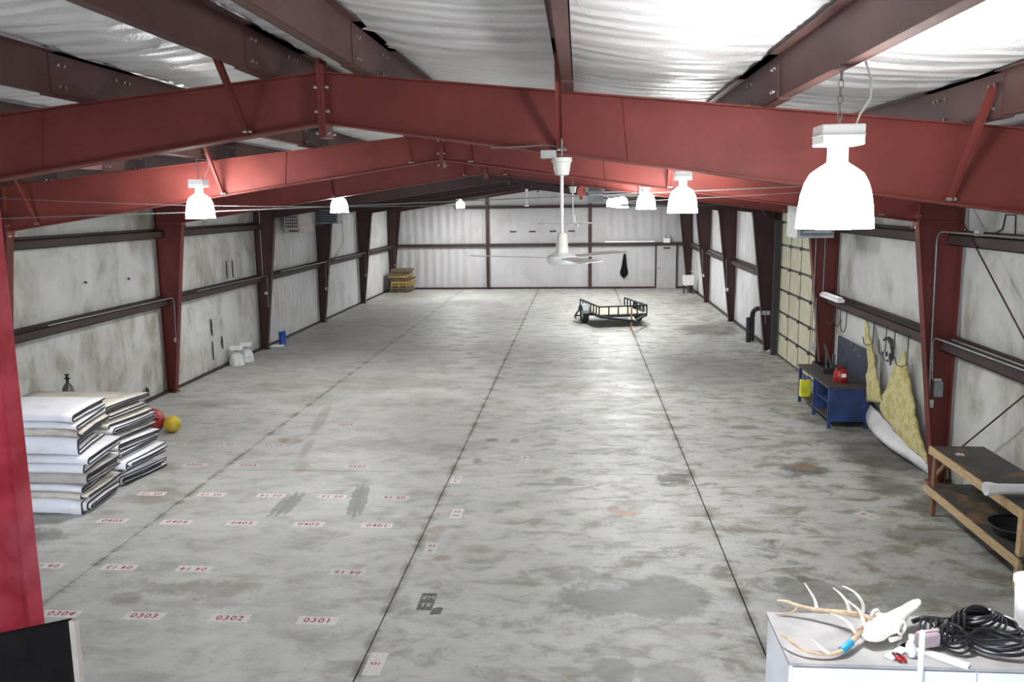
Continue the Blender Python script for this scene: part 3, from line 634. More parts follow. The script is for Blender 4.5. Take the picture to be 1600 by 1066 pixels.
# ================================================================== BLANKET STACKS
def blanket(label, x0, xr, y0, y1, z0, h, mat, wraps=2, skew=0.0, droop=.02, group=None):
    """a long padded blanket folded over itself: rounded fold towards the camera, hemmed ends on the right"""
    T = thing('folded_blanket', label, 'blanket', ((x0 + xr) / 2, (y0 + y1) / 2, z0), group)
    sd = random.random() * 50; nx = 10
    def path(inset, t):
        r = max(.004, (h - 2 * inset) / 2); ya = y0 + inset * 1.2; pts = []
        n = 7
        pts.append((y1 - inset * random.uniform(.5, 3), z0 + inset)); pts.append(((y1 + ya) / 2, z0 + inset)); 
        for i in range(n):
            a = -math.pi / 2 - math.pi * i / (n - 1); rr = min(r, .05)
            pts.append((ya + rr + math.cos(a) * rr, z0 + h / 2 + math.copysign(max(0, (r - rr)), math.sin(a)) + math.sin(a) * rr if abs(math.sin(a)) > .05 else z0 + h / 2))
        pts.append(((y1 + ya) / 2, z0 + h - inset)); pts.append((y1 - inset * random.uniform(.2, 2), z0 + h - inset))
        return pts
    for w in range(wraps):
        t_ = h / (2.0 * wraps); inset = t_ / 2 + w * t_; P = path(inset, w); k = len(P)
        xe = xr + random.uniform(-.05, .05) - w * random.uniform(-.05, .05)
        def edge(i, t, o):
            y, z = P[i]; fx = t
            x = x0 + (xe + skew * (y - y0) + .025 * wob(y * 4, z * 6, sd) - x0) * fx
            e = max(0, (fx - .78) / .22)
            z2 = z - droop * e * e * (1 if w == 0 else .6) * (.4 + .6 * (z - z0) / h) + e * e * .024 * wob(y * 3.2 + sd, w * .8 + (z - z0) / h * 1.6, sd) + .003 * wob(x * 2.5, y * 3, sd + w) * (1 if z > z0 + .02 else 0)
            return (x, y, max(z2 + o, .004))
        m = MB()
        def fn(u, v): 
            i = int(round(v * (k - 1))); return edge(i, u, 0)
        m.grid(fn, nx, k - 1); fo = m.build('fold', mat, T, ang=60)
        so = fo.modifiers.new('thick', 'SOLIDIFY'); so.thickness = t_ * .93; so.offset = 0
        pts = [edge(i, 1.0, 0) for i in range(k)]
        # hem tape round the end of the sheet
        hm = MB(); vs_ = []; fs = []
        for i, p in enumerate(pts):
            q = edge(i, 1.0 - .012 / max(.3, xr - x0), 0)
            vs_ += [(p[0] + .012, p[1], p[2]), (q[0], q[1], q[2])]
        for i in range(len(pts) - 1): fs.append((2 * i, 2 * i + 2, 2 * i + 3, 2 * i + 1))
        hm.add(vs_, fs); ho = hm.build('hem', M['hem'], fo, ang=60)
        s2 = ho.modifiers.new('thick', 'SOLIDIFY'); s2.thickness = max(.018, t_ * .55); s2.offset = 0
    return T
near = [(.24, 'bl1', .0, 'bottom blanket of the near stack, lying on the floor'), (.10, 'bl2', .06, 'thin cream blanket second from the bottom of the near stack'), (.11, 'bl1', .02, 'white blanket third from the bottom of the near stack'),
        (.17, 'bl3', .12, 'grey-brown soiled blanket low in the near stack'), (.14, 'bl1', .08, 'white blanket above the grey-brown one in the near stack'), (.12, 'bl1', .22, 'white blanket at mid height of the near stack'),
        (.27, 'bl1', -.02, 'thickest white blanket in the near stack'), (.12, 'bl2', .10, 'cream blanket third from the top of the near stack'), (.10, 'bl1', .02, 'white blanket second from the top of the near stack'), (.12, 'bl1', .06, 'top white blanket of the near stack')]
z = .004
for i, (h, mt, dx, lb) in enumerate(near):
    blanket(lb, -6.75 + random.uniform(-.1, .1), -4.97 + dx * .8, 10.92 + random.uniform(-.02, .04), 12.02 + random.uniform(-.06, .03), z, h - .004, M[mt], 3 if h > .15 else 2, random.uniform(-.22, .05), random.uniform(.0, .05), 'folded blankets in the near stack'); z += h
rear = [(.16, 'bl1', .0, 'bottom blanket of the rear stack, lying on the floor'), (.12, 'bl1', -.05, 'white blanket second from the bottom of the rear stack'), (.17, 'bl1', .12, 'white blanket third from the bottom of the rear stack'), (.11, 'bl1', .05, 'white blanket fourth from the bottom of the rear stack'),
        (.13, 'bl1', .02, 'white blanket at mid height of the rear stack'), (.12, 'bl2', -.06, 'cream blanket above the middle of the rear stack'), (.12, 'bl1', -.02, 'white blanket third from the top of the rear stack'), (.11, 'bl2', -.10, 'cream blanket second from the top of the rear stack'), (.24, 'bl2', -.12, 'top blanket of the rear stack with cream folded ends')]
z = .004
for i, (h, mt, dx, lb) in enumerate(rear):
    blanket(lb, -7.0 + random.uniform(-.1, .1), -5.13 + dx, 12.16 + random.uniform(-.02, .04), 13.32 + random.uniform(-.06, .03), z, h - .004, M[mt], 3 if h > .15 else 2, random.uniform(.02, .20), random.uniform(.0, .05), 'folded blankets in the rear stack'); z += h

# gas cylinder behind the stacks
T = thing('gas_cylinder', 'grey gas cylinder standing by the left wall behind the blanket stacks', 'gas cylinder', (-7.28, 14.5, 0))
MB().lathe([(.001, 0), (.115, 0), (.115, .92), (.11, 1.0), (.09, 1.08), (.05, 1.14), (.03, 1.16), (.001, 1.16)], (-7.28, 14.5, 0), 24).build('body', M['tank'], T)
v = MB(); v.cyl((-7.28, 14.5, 1.15), (-7.28, 14.5, 1.30), .028, .022, 12); v.cyl((-7.33, 14.5, 1.24), (-7.23, 14.5, 1.24), .016, n=8); v.build('valve', M['black'], T)
MB().lathe([(.001, 0), (.04, 0), (.04, .02), (.001, .02)], (-7.28, 14.5, 1.30), 12).build('valve_wheel', M['black'], T)

# buoys
T = thing('buoy', 'round red vinyl buoy on the floor beside the blanket stacks', 'buoy', (-6.18, 15.35, 0))
MB().ball((-6.18, 15.35, .235), .235, 24, 16).build('ball', M['redball'], T)
nk = MB(); nk.cyl((-6.02, 15.2, .33), (-5.96, 15.14, .37), .05, .035, 10); nk.build('neck', M['redball'], T)
T = thing('buoy', 'yellow end float lying against the red buoy', 'buoy', (-5.79, 15.35, 0))
MB().lathe([(.001, -.14), (.06, -.135), (.12, -.11), (.155, -.06), (.165, 0), (.155, .06), (.12, .11), (.07, .14), (.001, .145)], (0, 0, 0), 20).build('float', M['yelball'], T)
o = T.children[0]; o.matrix_parent_inverse = Matrix.Identity(4); o.location = (0, 0, .17); o.rotation_euler = (0, R(90), R(-12))
fr_ = MB(); fr_.tube([(-5.67, 15.33, .20), (-5.63, 15.32, .24), (-5.60, 15.31, .20), (-5.63, 15.32, .16)], .012, 6, True); fr_.build('eyelet', M['yelball'], T)

# unlit lamps left on the floor
for i, (x, y, lb) in enumerate([(-7.34, 22.25, 'unlit glass bell lamp on the floor, nearer of the pair by the left wall'), (-7.30, 22.85, 'unlit glass bell lamp on the floor, farther of the pair by the left wall')]):
    T = thing('spare_lamp', lb, 'lamp', (x, y, 0), 'unlit lamps on the floor')
    MB().lathe([(.055, .36), (.10, .33), (.14, .30), (.168, .25), (.186, .19), (.197, .12), (.203, .05), (.207, .003), (.19, .003), (.18, .17), (.155, .26), (.11, .31), (.05, .33)], (x, y, 0), 24).build('shade', M['glassy'], T)
    MB().cyl((x, y, .33), (x, y, .44), .05, n=14).build('neck', M['ltgrey'], T)
    MB().box(x - .14, x + .14, y - .1, y + .1, .43, .54).build('ballast_box', M['white'], T, smooth=False)
# blue can and flat pad at the fourth frame
T = thing('blue_can', 'small bright blue can at the foot of the left column', 'can', (-7.28, 25.75, 0))
MB().lathe([(.001, 0), (.11, 0), (.115, .02), (.11, .03), (.11, .36), (.117, .375), (.117, .395), (.09, .40), (.001, .40)], (-7.28, 25.75, 0), 20).build('body', M['bluebar'], T)
MB().cyl((-7.22, 25.75, .40), (-7.22, 25.75, .435), .025, n=10).build('cap', M['bluebar'], T)
tag(MB().box(-7.50, -7.14, 25.25, 25.5, .001, .035).build('white_pad', M['white'], smooth=False), 'flat white pad on the floor in front of the blue can', 'pad')

# ================================================================== PALLETS
pal_lab = ['bottom', 'second', 'third', 'fourth', 'fifth', 'sixth', 'seventh', 'top']
def pallet(i, x, y, z, rz, mat):
    T = thing('pallet', 'wooden pallet, %s of the stack in the far left corner' % (pal_lab[i] if i in (0, 7) else pal_lab[i] + ' from the floor'), 'pallet', (0, 0, 0), 'pallets stacked in the corner')
    for yy in (-.55, 0, .55): MB().box(-.5, .5, yy - .02, yy + .02, .02, .11).build('stringer', mat, T, smooth=False)
    sh = None
    for j in range(6):
        xx = -.46 + j * .184
        for zz in (.11,) + ((0.0,) if j % 2 == 0 else ()):
            MB().box(xx - .05, xx + .05, -.6, .6, zz, zz + .02).build('slat', mat, T, smooth=False)
    T.location = (x, y, z); T.rotation_euler.z = rz
zz = .002
for i in range(8):
    x = -6.80 + [0, .02, .05, .10, .06, -.02, -.01, .06][i]
    pallet(i, x, 41.75 + random.uniform(-.05, .05), zz, R(random.uniform(-4, 4)), M[['pallet2', 'pallet2', 'pallet1', 'pallet1', 'pallet2', 'pallet1', 'pallet2', 'pallet2'][i]]); zz += .145

# ================================================================== TRAILER
T = thing('utility_trailer', 'black utility trailer with open rail sides and plywood deck', 'trailer')
W2, LN = .86, 1.25; zb, zr = .44, .76
m = MB()
for s in (-1, 1): m.box(s * W2 - .025, s * W2 + .025, -LN, LN, zb - .08, zb)
for y in (-LN, -.4, .4, LN): m.box(-W2, W2, y - .025, y + .025, zb - .08, zb)
m.build('bed_frame', M['rail'], T, smooth=False)
MB().box(-W2 + .03, W2 - .03, -LN + .03, LN - .03, zb, zb + .02).build('deck', M['ply'], T, smooth=False)
m = MB()
for s in (-1, 1): m.box(s * W2 - .025, s * W2 + .025, -LN, LN, zr - .05, zr)
m.box(-W2, W2, -LN - .025, -LN + .025, zr - .05, zr)
m.build('top_rail', M['rail'], T, smooth=False)
for s in (-1, 1):
    for i in range(8): y = -LN + i * 2 * LN / 7; MB().box(s * W2 - .02, s * W2 + .02, y - .02, y + .02, zb, zr - .05).build('rail_post', M['rail'], T, smooth=False)
for i in range(1, 5): x = -W2 + i * 2 * W2 / 5; MB().box(x - .02, x + .02, -LN - .02, -LN + .02, zb, zr - .05).build('rail_post', M['rail'], T, smooth=False)
for s in (-1, 1):
    xw = s * (W2 + .16)
    w = MB(); ring = [(.17, -.09), (.27, -.10), (.315, -.075), (.325, 0), (.315, .075), (.27, .10), (.17, .09)]
    n = 28; vs_ = []; fs = []
    for i in range(n):
        t = 2 * math.pi * i / n
        for r_, o_ in ring: vs_.append((xw + o_, r_ * math.cos(t) + .1, .325 + r_ * math.sin(t)))
    k = len(ring)
    for i in range(n):
        for j in range(k): fs.append((i * k + j, ((i + 1) % n) * k + j, ((i + 1) % n) * k + (j + 1) % k, i * k + (j + 1) % k))
    w.add(vs_, fs); tw = w.build('tyre', M['tyre'], T)
    hb = MB(); hb.cyl((xw - s * .06, .1, .325), (xw + s * .07, .1, .325), .185, n=24); hb.cyl((xw + s * .07, .1, .325), (xw + s * .10, .1, .325), .06, n=12); hb.build('wheel_rim', M['ltgrey'], T)
    fm = MB(); 
    for i in range(9):
        a0 = R(10 + 160 * i / 9); a1 = R(10 + 160 * (i + 1) / 9); r0 = .37
        p0 = (.1 + r0 * math.cos(a0), .325 + r0 * math.sin(a0)); p1 = (.1 + r0 * math.cos(a1), .325 + r0 * math.sin(a1))
        a, b_ = sorted((s * (W2 + .03), s * (W2 + .30)))
        fm.add([(a, p0[0], p0[1]), (b_, p0[0], p0[1]), (b_, p1[0], p1[1]), (a, p1[0], p1[1]), (a, p0[0], p0[1] + .012), (b_, p0[0], p0[1] + .012), (b_, p1[0], p1[1] + .012), (a, p1[0], p1[1] + .012)],
               [(0, 1, 2, 3), (4, 5, 6, 7), (0, 1, 5, 4), (2, 3, 7, 6), (1, 2, 6, 5), (0, 3, 7, 4)])
    fm.build('fender', M['greybox'], T)
MB().cyl((-W2 - .1, .1, .325), (W2 + .1, .1, .325), .03, n=10).build('axle', M['rail'], T)
m = MB(); m.bar((-W2 + .05, -LN, zb - .06), (0, -LN - 1.15, zb - .08), .06, .07); m.bar((W2 - .05, -LN, zb - .06), (0, -LN - 1.15, zb - .08), .06, .07); m.bar((0, -LN - 1.0, zb - .07), (0, -LN - 1.4, zb - .07), .06, .07)
m.build('tongue', M['rail'], T, smooth=False)
m = MB(); m.cyl((.02, -LN - .85, .10), (.02, -LN - .85, .80), .032, n=10); m.cyl((.02, -LN - .85, .0), (.02, -LN - .85, .10), .024, n=10); m.cyl((.02, -LN - .85, .002), (.02, -LN - .85, .016), .08, n=12); m.build('jack', M['lumber'], T)
m = MB(); m.bar((-W2, LN + .02, zb - .04), (-W2, LN + .75, .03), .05, .05); m.bar((W2, LN + .02, zb - .04), (W2, LN + .75, .03), .05, .05); m.bar((-W2, LN + .75, .03), (W2, LN + .75, .03), .05, .05); m.bar((-W2, LN + .4, .25), (W2, LN + .4, .25), .04, .04)
m.build('tail_ramp', M['rail'], T, smooth=False)
T.location = (3.25, 30.6, 0); T.rotation_euler.z = R(15)

# ================================================================== BLUE WORK CART
T = thing('work_cart', 'navy blue steel work table with an oily dark top by the right wall', 'work table', (7.13, 17.15, 0))
x0, x1, y0, y1, zt = 6.76, 7.50, 16.05, 18.28, .82
MB().box(x0 - .02, x1, y0 - .02, y1 + .02, zt - .05, zt).build('table_top', M['cartop'], T, smooth=False)
for (x, y) in ((x0, y0), (x1 - .06, y0), (x0, y1 - .06), (x1 - .06, y1 - .06), (x0, 17.1), (x1 - .06, 17.1)):
    MB().box(x, x + .06, y, y + .06, 0, zt - .05).build('leg', M['blue'], T, smooth=False)
MB().box(x0 + .06, x1 - .06, y0 + .005, y0 + .02, .13, zt - .05).build('end_panel', M['blue'], T, smooth=False)
MB().box(x0 + .01, x1 - .02, y0 + .02, y1 - .02, .16, .19).build('lower_shelf', M['cartop'], T, smooth=False)
MB().box(x1 - .03, x1 - .015, y0 + .05, y1 - .05, .19, zt - .05).build('back_panel', M['blue'], T, smooth=False)
MB().box(x0 + .02, x1 - .05, 16.95, 16.97, .19, zt - .05).build('divider', M['blue'], T, smooth=False)
MB().box(x0 + .03, x1 - .05, 16.08, 16.95, .46, .48).build('mid_shelf', M['blue'], T, smooth=False)
# things on and in the cart
T = thing('fuel_can', 'red plastic fuel can on the blue work table', 'fuel can', (7.08, 16.45, .82))
b = MB().lathe([(.001, 0), (.12, 0), (.135, .02), (.135, .19), (.12, .22), (.07, .24), (.001, .24)], (7.08, 16.45, .821), 16, 1, .75).build('body', M['redplastic'], T)
hh = MB(); hh.tube([(6.98, 16.45, 1.05), (7.0, 16.45, 1.10), (7.10, 16.45, 1.11), (7.16, 16.45, 1.06)], .016, 8); hh.build('handle', M['redplastic'], T)
MB().box(7.06, 7.15, 16.335, 16.345, .93, 1.0).build('paper_label', M['white'], T, smooth=False)
T = thing('parts_tray', 'dark steel tray of tools at the far end of the blue work table', 'tray', (7.1, 17.7, .82))
MB().box(6.98, 7.36, 17.25, 18.1, .821, .835).build('tray_base', M['black'], T, smooth=False)
m = MB(); m.box(6.98, 7.0, 17.25, 18.1, .835, .92); m.box(7.34, 7.36, 17.25, 18.1, .835, .92); m.box(7.0, 7.34, 17.25, 17.27, .835, .92); m.box(7.0, 7.34, 18.08, 18.1, .835, .92); m.build('tray_rim', M['black'], T, smooth=False)
m = MB(); m.bar((7.10, 17.5, .84), (7.16, 17.75, 1.25), .03, .03); m.bar((7.22, 17.45, .84), (7.14, 17.8, 1.32), .025, .025); m.bar((7.28, 17.6, .84), (7.28, 17.62, 1.15), .05, .05); m.build('tool_handle_set', M['tank'], T, smooth=False)
T = thing('yellow_jug', 'yellow jug with a blue cap on the lower shelf of the blue work table', 'jug', (6.84, 17.95, .19))
jg = MB(); jg.box(6.70, 6.92, 17.86, 17.98, .19, .56); j_ = jg.build('body', M['yellow'], T, smooth=False); bv = j_.modifiers.new('bevel', 'BEVEL'); bv.width = .025; bv.segments = 3
m = MB(); m.cyl((6.78, 17.92, .56), (6.78, 17.92, .64), .03, n=10); m.tube([(6.82, 17.92, .55), (6.86, 17.92, .62), (6.91, 17.92, .60), (6.91, 17.92, .50)], .015, 6); m.build('cap_and_handle', M['bluebar'], T)
# navy board leaning on the wall
T = thing('navy_board', 'large faded navy board standing against the right wall behind the work table', 'board', (7.52, 17.2, 0))
MB().box(7.515, 7.54, 16.2, 18.2, .02, 1.46).build('sheet', M['navy'], T, smooth=False)
MB().box(7.51, 7.545, 18.2, 18.235, .02, 1.47).build('edge_strip', M['white'], T, smooth=False)
sc_ = MB()
for (y, z_) in ((17.0, 1.36), (17.1, 1.31), (17.35, 1.40), (16.8, 1.25)): sc_.box(7.512, 7.515, y, y + .02, z_, z_ + .03)
sc_.build('paint_chip_marks', M['ltgrey'], T, smooth=False)

# ================================================================== TORN INSULATION
def flap(label, ctrl, mat, back, thick, grp=None):
    """ctrl: rows of 3D points (left..right) from top to bottom"""
    T = thing('torn_insulation', label, 'insulation flap', ctrl[-1][0])
    rows, cols = len(ctrl), len(ctrl[0]); sd = random.random() * 40
    def fn(u, v):
        a = u * (rows - 1); i = min(int(a), rows - 2); fa = a - i; c = v * (cols - 1); j = min(int(c), cols - 2); fc = c - j
        P = lambda i_, j_: Vector(ctrl[i_][j_])
        q = (P(i, j) * (1 - fc) + P(i, j + 1) * fc) * (1 - fa) + (P(i + 1, j) * (1 - fc) + P(i + 1, j + 1) * fc) * fa
        return q + Vector((-.035, .0, 0)) * wob(q.y * 7, q.z * 7, sd) + Vector((0, .05 * wob(q.z * 9, v * 2, sd), .05 * wob(q.y * 8, u, sd + 3))) * (abs(v - .5) * 2) ** 2
    f_ = MB().grid(fn, 22, 10).build('batt', mat, T, ang=80)
    so = f_.modifiers.new('thick', 'SOLIDIFY'); so.thickness = thick; so.offset = 1
    def fb_(u, v): return Vector(fn(u, v)) + Vector((.05, 0, 0)) + Vector((.0, .05 * (1 - 2 * v), 0)) * -1
    MB().grid(fb_, 22, 10).build('facing', back, T, ang=80)
    return T
flap('narrow yellow fibreglass flap hanging beside the navy board',
     [[(7.50, 16.56, 2.05), (7.49, 16.47, 2.05)], [(7.47, 16.42, 1.80), (7.46, 16.18, 1.78)], [(7.44, 16.10, 1.48), (7.43, 15.78, 1.48)], [(7.43, 16.05, 1.15), (7.41, 15.52, 1.15)], [(7.42, 16.02, .85), (7.40, 15.28, .92)], [(7.42, 15.98, .56), (7.40, 15.12, .72)]], M['fibre'], M['liner_clean'], .035)
flap('wide yellow fibreglass flap peeled down beside the second right column',
     [[(7.48, 14.50, 1.77), (7.47, 14.44, 1.77)], [(7.42, 14.72, 1.40), (7.45, 14.20, 1.40)], [(7.36, 14.90, 1.0), (7.45, 13.92, 1.0)], [(7.34, 15.02, .62), (7.45, 13.66, .66)], [(7.40, 14.55, .42), (7.46, 13.42, .40)], [(7.45, 13.75, .26), (7.47, 13.18, .22)]], M['fibre'], M['liner_clean'], .05)
T = thing('slumped_liner', 'white slumped liner sheet bellying out along the floor below the yellow flaps', 'liner sheet', (7.4, 14.6, 0))
def fn(u, v):
    y = 16.02 - 2.9 * u; zt_ = .46 - .26 * u; z_ = .02 + zt_ * v; bul = .04 + math.sin(math.pi * (v * .85 + .1)) * .26 * math.sin(math.pi * min(1, u * .9 + .12))
    return (7.58 - bul + .02 * wob(y * 4, z_ * 3, 2), y, z_)
MB().grid(fn, 30, 10).build('sheet', M['liner_clean'], T, ang=80)
# rips in the liner
rip = MB()
for (y, z_, w_, h_) in ((15.55, 1.48, .04, .10), (15.46, 1.40, .015, .05), (15.38, 1.46, .03, .12), (15.33, 1.36, .03, .14), (15.28, 1.52, .03, .10), (13.62, 1.70, .02, .22), (13.58, 1.5, .025, .25), (13.56, 1.25, .02, .2), (13.54, 1.0, .015, .18)):
    rip.add([(7.575, y, z_), (7.575, y - w_, z_ + h_ * .3), (7.575, y - w_ * .6, z_ + h_), (7.575, y + w_ * .3, z_ + h_ * .7), (7.6, y, z_), (7.6, y - w_, z_ + h_ * .3), (7.6, y - w_ * .6, z_ + h_), (7.6, y + w_ * .3, z_ + h_ * .7)], [(0, 1, 2, 3), (7, 6, 5, 4), (0, 1, 5, 4), (1, 2, 6, 5), (2, 3, 7, 6), (3, 0, 4, 7)])
rip.build('liner_rips', M['tear'], WR, smooth=False)
hp = MB(); hp.prism([(15.72, 1.74), (15.60, 1.83), (15.45, 1.86), (15.30, 1.80), (15.22, 1.64), (15.24, 1.46), (15.28, 1.62), (15.36, 1.74), (15.48, 1.79), (15.60, 1.78)], 'x', 7.565, 7.60); hp.build('liner_hole', M['tear'], WR, smooth=False)
ripL = MB()
for (y, z_, w_, h_) in ((21.4, .95, .04, .45), (21.38, .3, .02, .5), (22.0, .5, .04, .35), (17.9, .12, .10, .22), (22.6, 2.35, .02, .5), (23.0, 2.35, .02, .5), (15.9, 2.85, .05, .05), (17.5, 2.78, .04, .05)):
    ripL.add([(-7.578, y, z_), (-7.578, y - w_, z_ + h_ * .3), (-7.578, y - w_ * .6, z_ + h_), (-7.578, y + w_ * .3, z_ + h_ * .7), (-7.61, y, z_), (-7.61, y - w_, z_ + h_ * .3), (-7.61, y - w_ * .6, z_ + h_), (-7.61, y + w_ * .3, z_ + h_ * .7)], [(0, 1, 2, 3), (7, 6, 5, 4), (0, 1, 5, 4), (1, 2, 6, 5), (2, 3, 7, 6), (3, 0, 4, 7)])
ripL.build('liner_rips', M['tear'], WL, smooth=False)

# bent rod hooks hanging from the girt
hk = ['first', 'second', 'third', 'fourth', 'fifth', 'sixth', 'seventh']
for i, (y, dn, kind) in enumerate([(18.2, .32, 0), (17.75, .25, 1), (17.35, .30, 1), (15.75, .38, 0), (15.1, .36, 1), (14.7, .48, 0), (14.1, .46, 0)]):
    T = thing('rod_hook', 'bent steel rod hook, %s along the right girt from the overhead door' % hk[i], 'hook', (7.41, y, 2.07 - dn), 'bent rod hooks on the right girt')
    zt_ = 2.07
    if kind == 0: pts = [(7.41, y, zt_), (7.41, y, zt_ - dn), (7.36, y + .12, zt_ - dn - .06), (7.36, y + .32, zt_ - dn - .06), (7.36, y + .42, zt_ - dn + .06)]
    else: pts = [(7.41, y, zt_), (7.41, y, zt_ - dn)] + [(7.40, y + .16 - .16 * math.cos(t), zt_ - dn - .14 * math.sin(t)) for t in (.5, 1.0, 1.57, 2.1, 2.6, 3.14)] + [(7.40, y + .32, zt_ - dn + .1)]
    MB().tube(pts, .009, 6).build('rod', M['black'], T)
    MB().box(7.405, 7.43, y - .012, y + .012, 2.06, 2.10).build('clip', M['black'], T, smooth=False)
# fluorescent strip and chains at the door column
T = thing('strip_light', 'unlit white strip light sitting on the right girt by the overhead door', 'strip light', (7.38, 18.2, 2.22))
MB().box(7.28, 7.42, 17.55, 18.85, 2.225, 2.29).build('housing', M['white'], T, smooth=False)
m = MB(); m.cyl((7.32, 17.6, 2.31), (7.32, 18.8, 2.31), .018, n=8); m.cyl((7.38, 17.6, 2.31), (7.38, 18.8, 2.31), .018, n=8); m.build('tube_pair', M['white'], T)
T = thing('door_chain', 'pull chain hanging on the third right column beside the overhead door', 'chain', (7.1, 18.72, .95))
MB().tube([(7.12, 18.72, 3.5), (7.12, 18.72, 1.0), (7.15, 18.70, .95), (7.18, 18.72, 1.0), (7.18, 18.72, 2.2)], .010, 6).build('chain_loop', M['galv'], T)
MB().box(7.10, 7.20, 18.66, 18.70, 1.05, 1.22).build('control_box', M['ltgrey'], T, smooth=False)

# ================================================================== CONDUITS AND BOXES
def conduit(label, pts, r, boxes, mat='galv'):
    T = thing('conduit', label, 'conduit', pts[-1])
    MB().tube(pts, r, 8).build('pipe', M[mat], T)
    for (c, sz, mt) in boxes: MB().box(c[0] - sz[0], c[0] + sz[0], c[1] - sz[1], c[1] + sz[1], c[2] - sz[2], c[2] + sz[2]).build('outlet_box', M[mt], T, smooth=False)
def bend(p0, corner, p1, r=.12, n=5):
    c = Vector(corner); a = (Vector(p0) - c).normalized(); b_ = (Vector(p1) - c).normalized(); out = [tuple(p0)]
    for i in range(n + 1):
        t = i / n; q = c + a * r * (1 - t) ** 2 + b_ * r * t ** 2; out.append(tuple(q))
    out.append(tuple(p1)); return out
yk = YF[2] - .03
conduit('long grey conduit dropping down the second right column to an outlet', bend((7.36, 7.2, 3.82), (7.26, yk, 3.82), (7.30, yk, 1.30), .2), .014, [((7.33, yk, 1.25), (.035, .03, .06), 'ltgrey')])
conduit('short grey conduit bending off the lower right girt to the grey box', bend((7.38, 7.2, 2.26), (7.30, yk, 2.26), (7.33, yk, 1.62), .16), .014, [((7.42, yk, 1.47), (.065, .035, .115), 'greybox'), ((7.41, yk + .01, 1.61), (.055, .02, .02), 'pale')])
conduit('thin conduit lying along the lower right girt near the camera', [(7.50, 7.0, 2.25), (7.50, 12.7, 2.25)], .012, [])
for k, nm in ((3, 'third'), (4, 'fourth'), (5, 'fifth'), (6, 'sixth'), (7, 'farthest')):
    yy = YF[k] - .03
    bxs = [((-7.33, yy, 1.25), (.035, .03, .05), 'ltgrey')]
    conduit('grey conduit bending off the left girt down the %s column' % nm, bend((-7.38, yy - 4.6, 2.25), (-7.30, yy, 2.25), (-7.33, yy, 1.28), .14), .014, bxs if k != 4 else [((-7.36, yy, 1.72), (.05, .04, .04), 'ltgrey')])
conduit('second grey conduit beside the left fifth column outlet', bend((-7.36, YF[5] - 4.6, 2.27), (-7.22, YF[5] - .03, 2.27), (-7.24, YF[5] - .03, 1.28), .14), .014, [((-7.24, YF[5] - .03, 1.25), (.035, .03, .05), 'ltgrey')])
conduit('grey conduit running up the fourth left column', [(-7.44, YF[4] - .04, 2.25), (-7.44, YF[4] - .04, 4.4)], .014, [])
for k, nm in ((5, 'fifth'), (6, 'sixth')):
    yy = YF[k] - .03
    conduit('pale conduit bending off the right girt down the %s column' % nm, bend((7.40, yy + 5.0, 2.28), (7.28, yy, 2.28), (7.32, yy, 1.2), .1), .02, [((7.32, yy, 1.15), (.06, .03, .06), 'white')])
conduit('conduit to a pair of pale switch plates on the fourth right column', [(7.43, YF[4] - .03, 1.05), (7.43, YF[4] - .03, .75)], .012, [((7.36, YF[4] - .03, 1.08), (.06, .02, .06), 'ltgrey'), ((7.50, YF[4] - .03, 1.08), (.06, .02, .06), 'ltgrey')])
conduit('conduit up the third right column to the suspended heater', [(7.35, YF[3] - .03, 2.3), (7.35, YF[3] - .03, 3.48), (7.25, YF[3] - .06, 3.56)], .014, [((7.18, YF[3] - .06, 3.58), (.06, .05, .06), 'ltgrey')])
# switch on the right upper girt
T = thing('wire_bracket', 'small black bracket with wire on the upper right girt near the camera', 'bracket', (7.40, 11.2, 3.78))
MB().tube([(7.44, 11.9, 3.81), (7.42, 11.6, 3.80), (7.42, 11.3, 3.90), (7.42, 11.25, 4.08), (7.42, 11.0, 4.08), (7.42, 10.98, 3.85)], .012, 6).build('bent_rod', M['black'], T)
MB().box(7.38, 7.44, 11.85, 12.0, 3.79, 3.86).build('box', M['ltgrey'], T, smooth=False)

# cross bracing rods on the right wall and the two wires across the hall
tag(MB().cyl((7.395, 12.80, 4.25), (7.395, 7.05, .14), .011, n=8).build('brace_rod', M['dkred']), 'diagonal steel brace rod falling from the second right column head', 'brace rod', 'right wall brace rods')
tag(MB().cyl((7.37, 12.80, .20), (7.37, 7.05, 4.32), .011, n=8).build('brace_rod', M['dkred']), 'diagonal steel brace rod rising from behind the wooden bench', 'brace rod', 'right wall brace rods')
tag(MB().tube([(-6.97, 12.66, 4.165), (-3.9, 12.66, 4.225), (-.84, 12.66, 4.31), (2.2, 12.66, 4.40), (5.3, 12.66, 4.49), (6.94, 12.70, 4.54)], .009, 6).build('hall_wire', M['galv']), 'straight pale wire stretched right across the hall below the second frame', 'wire', 'wires across the hall')
tag(MB().tube([(-6.97, 12.62, 4.48), (-5.5, 12.62, 4.40), (-4.0, 12.62, 4.335), (-2.6, 12.62, 4.30), (-1.2, 12.62, 4.28), (.1, 12.62, 4.275), (1.8, 12.62, 4.29), (3.2, 12.62, 4.32), (4.4, 12.62, 4.365), (5.6, 12.66, 4.42), (6.94, 12.72, 4.5)], .005, 6).build('hall_wire', M['galv']), 'thin sagging wire across the hall beside the straight one', 'wire', 'wires across the hall')

